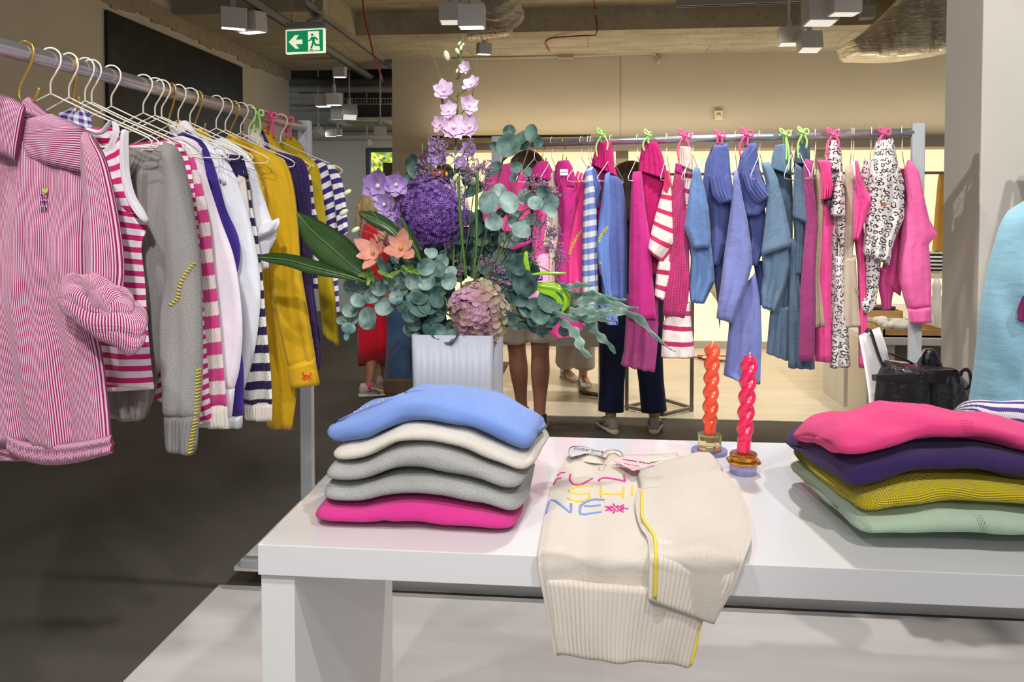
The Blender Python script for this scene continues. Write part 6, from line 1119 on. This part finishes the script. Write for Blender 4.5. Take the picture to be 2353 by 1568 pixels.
m=MB(); m.tube([FP(x,y) for x,y in st],[.0042,.0032,.0016],8,40)
BL=g3(1352,318,58,1540,275,54,1495,160,36,1520,415,54,1385,452,48,1410,565,80,1530,560,62,1325,540,46,1298,690,44,1310,775,62,1522,715,48,1462,805,40)
for x,y,r in BL: 
    sx=1050-(240-y)*.03 if y<300 else 1046; m.tube([FP(sx,y+28),FP((sx+x)/2,y+16,.01),FP(x,y,.01)],.0013,5,8)
BU=g3(1370,82,30,1442,52,20,1466,30,16,1455,0,14,1480,8,12,1440,185,14,1435,770,22,1548,775,18,1585,825,24,1430,905,26,1548,930,24)
for x,y,r in BU: m.tube([FP(1052,y+20),FP(x,y,.01)],.001,5,4)
m.build('stem',mStem,dl)
for i,(x,y,r) in enumerate(BL): blossom(dl,x,y,r,mLil1 if i<8 else mLil2,.02,6,None,.4,.42)
for x,y,r in BU: bud(dl,x,y,r,.01,None,random.uniform(-.6,.6))
d2_=thing('delphinium',FP(940,700),'violet larkspur with big open blossoms left of the purple ball','flower',GF)
m=MB(); m.tube([FP(960,640,.04),FP(935,540,.04),FP(905,450,.04),FP(880,425,.03)],.0025,6,20)
SB=g3(700,1005,24,675,1140,28,755,1258,26); PTS=[[(905,560),(850,480),(815,452),(799,442)],[(905,560),(850,520),(815,500),(795,489)],[(900,560),(850,535),(822,528)]]
for s,b in zip(PTS,SB): m.tube([FP(x,y,.1) for x,y in s],.0012,5,16)
m.build('stem',mStem,d2_)
for x,y,r in SB: bud(d2_,x,y,r,.1,None,1.0)
for x,y,r in g3(905,955,84,1030,950,66,955,1085,66,1000,1150,44): blossom(d2_,x,y,r,mLil2,.07,6,None,.35,.45)
for i,(x,y,r) in enumerate(g4(880,240,92,1062,210,92)):
    a_=thing('alstroemeria',FP(x,y+60),('peach alstroemeria blossom, the left one of the pair','wider open peach alstroemeria blossom, the right one of the pair')[i],'flower',GF)
    blossom(a_,x,y,r,mPch,.13,3,Vector((-.3 if i==0 else .1,-1,.35)),.75,.36,.05,plain('stamen_yellow_%d'%i,'b98a3a',.6)); MB().tube([FP(x,y+4,.12),FP(x+12,y+40,.08),FP(960,700,.0)],.0028,6,14).build('stem',mGr2,a_)
    m=MB()
    for k in range(4): leafdisc(m,FP(x+random.uniform(-20,30),y+45+random.uniform(-8,14),.12),.022,.006,rn(.5),random.uniform(0,3),.1)
    m.build('leaves',mGr2,a_)
a_=thing('alstroemeria',FP(880,560),'faded peach alstroemeria bud above the open pair','flower',GF); blossom(a_,878,556,16,mPch,.1,3,Vector((-.2,-.6,1)),1.2,.4); MB().tube([FP(878,560,.1),FP(930,640,.05)],.002,6).build('stem',mGr2,a_)
# hydrangea
hy=thing('hydrangea',FP(1100,790),'mauve and green hydrangea head hanging over the vase rim','flower',GF); hc=FP(1100,718,.07)
q=NT('hydrangea_petal'); f=q.noise(q.uv(True),14,4); f2=q.noise(q.uv(True),6,2); mHy=q.set(col=q.mix(q.math('MULTIPLY',q.ramp(f2,.48,.66),.85),q.mix(q.ramp(f,.35,.65),lin('a07a78'),lin('b98aa6')),lin('9aa868')),rough=.7)
m=MB(); random.seed(8)
for i in range(150):
    z=1-2*(i+.5)/150; a=i*2.39996; d=Vector((math.sqrt(1-z*z)*math.cos(a),math.sqrt(1-z*z)*math.sin(a),z))
    if d.y>.5: continue
    c=hc+Vector((d.x*.068,d.y*.055,d.z*.075))*random.uniform(.85,1.08); n=(d+Vector((random.uniform(-.4,.4),-.3,random.uniform(-.4,.4)))).normalized(); u=n.orthogonal().normalized(); v=n.cross(u); ph=random.random()*3
    for k in range(4):
        t=ph+k*PI/2; w=u*math.cos(t)+v*math.sin(t); leafdisc(m,c+w*.0105,.0115,.0105,n+w*random.uniform(-.35,.5),random.random(),.35,8)
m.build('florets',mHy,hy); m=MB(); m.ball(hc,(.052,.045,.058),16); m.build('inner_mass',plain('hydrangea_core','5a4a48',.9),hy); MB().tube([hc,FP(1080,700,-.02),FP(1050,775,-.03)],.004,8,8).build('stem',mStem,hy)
# anthurium
an=thing('anthurium',FP(1270,680),'shiny lime green anthurium at the right of the bouquet','flower',GF); mAn=plain('anthurium_lime','8fc21e',.15,0,.15,20,coat=.5)
m=MB(); m.ribbon([(1228,650),(1250,648),(1285,652),(1308,672),(1310,700),(1296,717)],[(1232,664),(1245,675),(1262,680),(1276,690),(1282,705),(1290,717)],lambda x,y,k=0:FP(x,y,k+.09),t=.002,n=30,m=10,fold=(.006,1,1)); m.build('spathe',mAn,an)
m=MB(); m.ribbon([(1205,580),(1203,600),(1212,640)],[(1212,578),(1216,610),(1226,650)],lambda x,y,k=0:FP(x,y,k+.08),t=.002,n=14,m=5); m.ribbon([(1222,628),(1260,624),(1302,626)],[(1222,634),(1260,632),(1300,631)],lambda x,y,k=0:FP(x,y,k+.1),t=.003,n=14,m=5); m.build('spadix',mAn,an); MB().tube([FP(1232,660,.08),FP(1180,690,.02),FP(1080,760,0)],.003,6,12).build('stem',mStem,an)
m=MB(); 
for i in range(14): m.ball(FP(1236+random.uniform(-8,10),640+random.uniform(-4,4),.1),.003,6)
m.build('purple_blossom',plain('deep_violet','4a2a86',.6),label='tiny deep violet blossom peeping above the lime green anthurium',cat='flower',group=GF)
# fern fronds
q=NT('fern_leaf'); f=q.noise(q.uv(True),20,3); mFern=q.set(col=q.mix(q.ramp(f,.35,.65),lin('4a6a5c'),lin('86a394')),rough=.5)
fr_=thing('fern',FP(1280,725),'blue green fern with long wavy fronds reaching furthest right','fern',GF); random.seed(2)
g6=lambda *a:[(1200+a[i]/3.92,600+a[i+1]/3.92) for i in range(0,len(a),2)]
FR=[(g6(330,480,440,330,580,300,700,310,800,345,937,350),7),(g6(380,430,520,370,640,350,760,370,900,410,1050,432),8),(g6(400,500,560,420,700,450,860,450,960,470,1060,530,1160,640,1265,742),8),(g6(420,490,540,520,620,590,720,700,790,760,838,838),8),(g6(320,520,430,600,500,690,530,780,580,840,635,872),9),(g6(270,460,420,500,560,520,700,520,822,545),7),(g6(340,210,420,235,520,215,628,214),7),(g6(420,440,560,450,700,470,815,455),9),(g6(1240,700,1300,770,1380,820),1.5)]
for i,(pth,wd) in enumerate(FR):
    P=crom([(a,b,0) for a,b in pth],40); m=MB(); U=[];Lw=[]
    for k,p in enumerate(P):
        s=k/39; w_=wd*(.25+.9*math.sin(PI*min(.96,.08+s*.9)))*(1+.35*math.sin(s*26+i)); d=(P[min(k+1,39)]-P[max(k-1,0)]); d=Vector((-d.y,d.x,0)).normalized(); U.append((p.x+d.x*w_,p.y+d.y*w_)); Lw.append((p.x-d.x*w_,p.y-d.y*w_))
    o_=i*.006; m.ribbon(U,Lw,lambda x,y,k=0:FP(x,y,k+.08+o_+.012*math.sin(x*.09+i)),t=.0008,n=60,m=4,fold=(.002,.5,1)); m.build('frond',mFern,fr_)
m=MB(); m.tube([FP(1080,770,0),FP(1180,740,.04),FP(1280,722,.07),FP(1320,715,.08)],.003,6,20); m.tube([FP(1225,605,.1),FP(1270,630,.1),FP(1305,680,.1),FP(1318,705,.09)],.0015,6,20); m.build('stem',mStem,fr_)
# statice sprays
def spray(label,x0,y0,ends,seed,base=(1080,740)):
    random.seed(seed); t=thing('statice_spray',FP(x0,y0,.05),label,'flower',GF); m=MB(); k=MB(); m.tube([FP(*base,.0),FP((base[0]+x0)/2,(base[1]+y0)/2+10,.03),FP(x0,y0,.05)],.0014,5,12)
    for ex,ey in ends:
        m.tube([FP(x0,y0,.05),FP((x0+ex)/2,(y0+ey)/2+4,.055),FP(ex,ey,.06)],.0007,4,8)
        for _ in range(16):
            a,b=ex+random.gauss(0,10),ey+random.gauss(0,9); m.tube([FP((ex+x0*.3)/1.3,(ey+y0*.3)/1.3,.057),FP(a,b,.06)],.0005,4); 
            for _ in range(3): k.ball(FP(a+random.gauss(0,2),b+random.gauss(0,2),.06+random.gauss(0,.004)),(.0018,.0018,.0026),6)
    m.build('twigs',mStemB,t); k.build('blossoms',plain('statice_%d'%seed,'8f6f92',.8,0,.3,60),t)
spray('dusty mauve statice spray right of the bouquet over the cream trousers',1235,570,[(1262,535),(1275,560),(1285,580),(1270,530),(1245,510),(1215,545),(1282,600),(1225,590)],31)
spray('statice spray just above the pale eucalyptus leaves at the right',1205,470,[(1230,425),(1245,430),(1265,440),(1280,445),(1218,412)],32)
spray('statice spray behind the violet blossoms under the larkspur',1090,430,[(1100,385),(1115,375),(1080,395),(1125,400),(1070,390),(1110,420)],33,(1060,640))
spray('dark statice tuft beside the lowest larkspur blossoms',1015,390,[(1005,335),(995,325),(1020,345),(980,380),(975,400),(1080,340)],34,(1040,600))
spray('brown twiggy filling deep inside the bouquet',1090,640,[(1120,600),(1150,620),(1130,650),(1060,620),(1160,650),(1100,670)],35,(1060,740))
cs=thing('celosia_spike',FP(972,500),'narrow dark purple spike standing left of the larkspur','flower',GF)
m=MB(); random.seed(3)
for i in range(110):
    s=random.random(); a=random.random()*6.28; m.ball(FP(972+10*s*.3+6*math.cos(a),345+s*70,.03+.01*math.sin(a)),.0032,6)
m.build('spike',plain('celosia','5c3550',.8,0,.3,60),cs); MB().tube([FP(970,330,.03),FP(974,440,.03),FP(1000,620,0)],.002,6,12).build('stem',mStem,cs)
yf=thing('ranunculus',FP(1010,400),'small rust and yellow blossom half hidden behind the larkspur','flower',GF); blossom(yf,1012,398,14,plain('petal_rust','a0522d',.6),.02,5,None,.6,.55); bud(yf,1026,400,5,.03,plain('petal_gold','e0a82a',.5)); MB().tube([FP(1012,402,.01),FP(1030,600,0)],.0018,6).build('stem',mStem,yf)
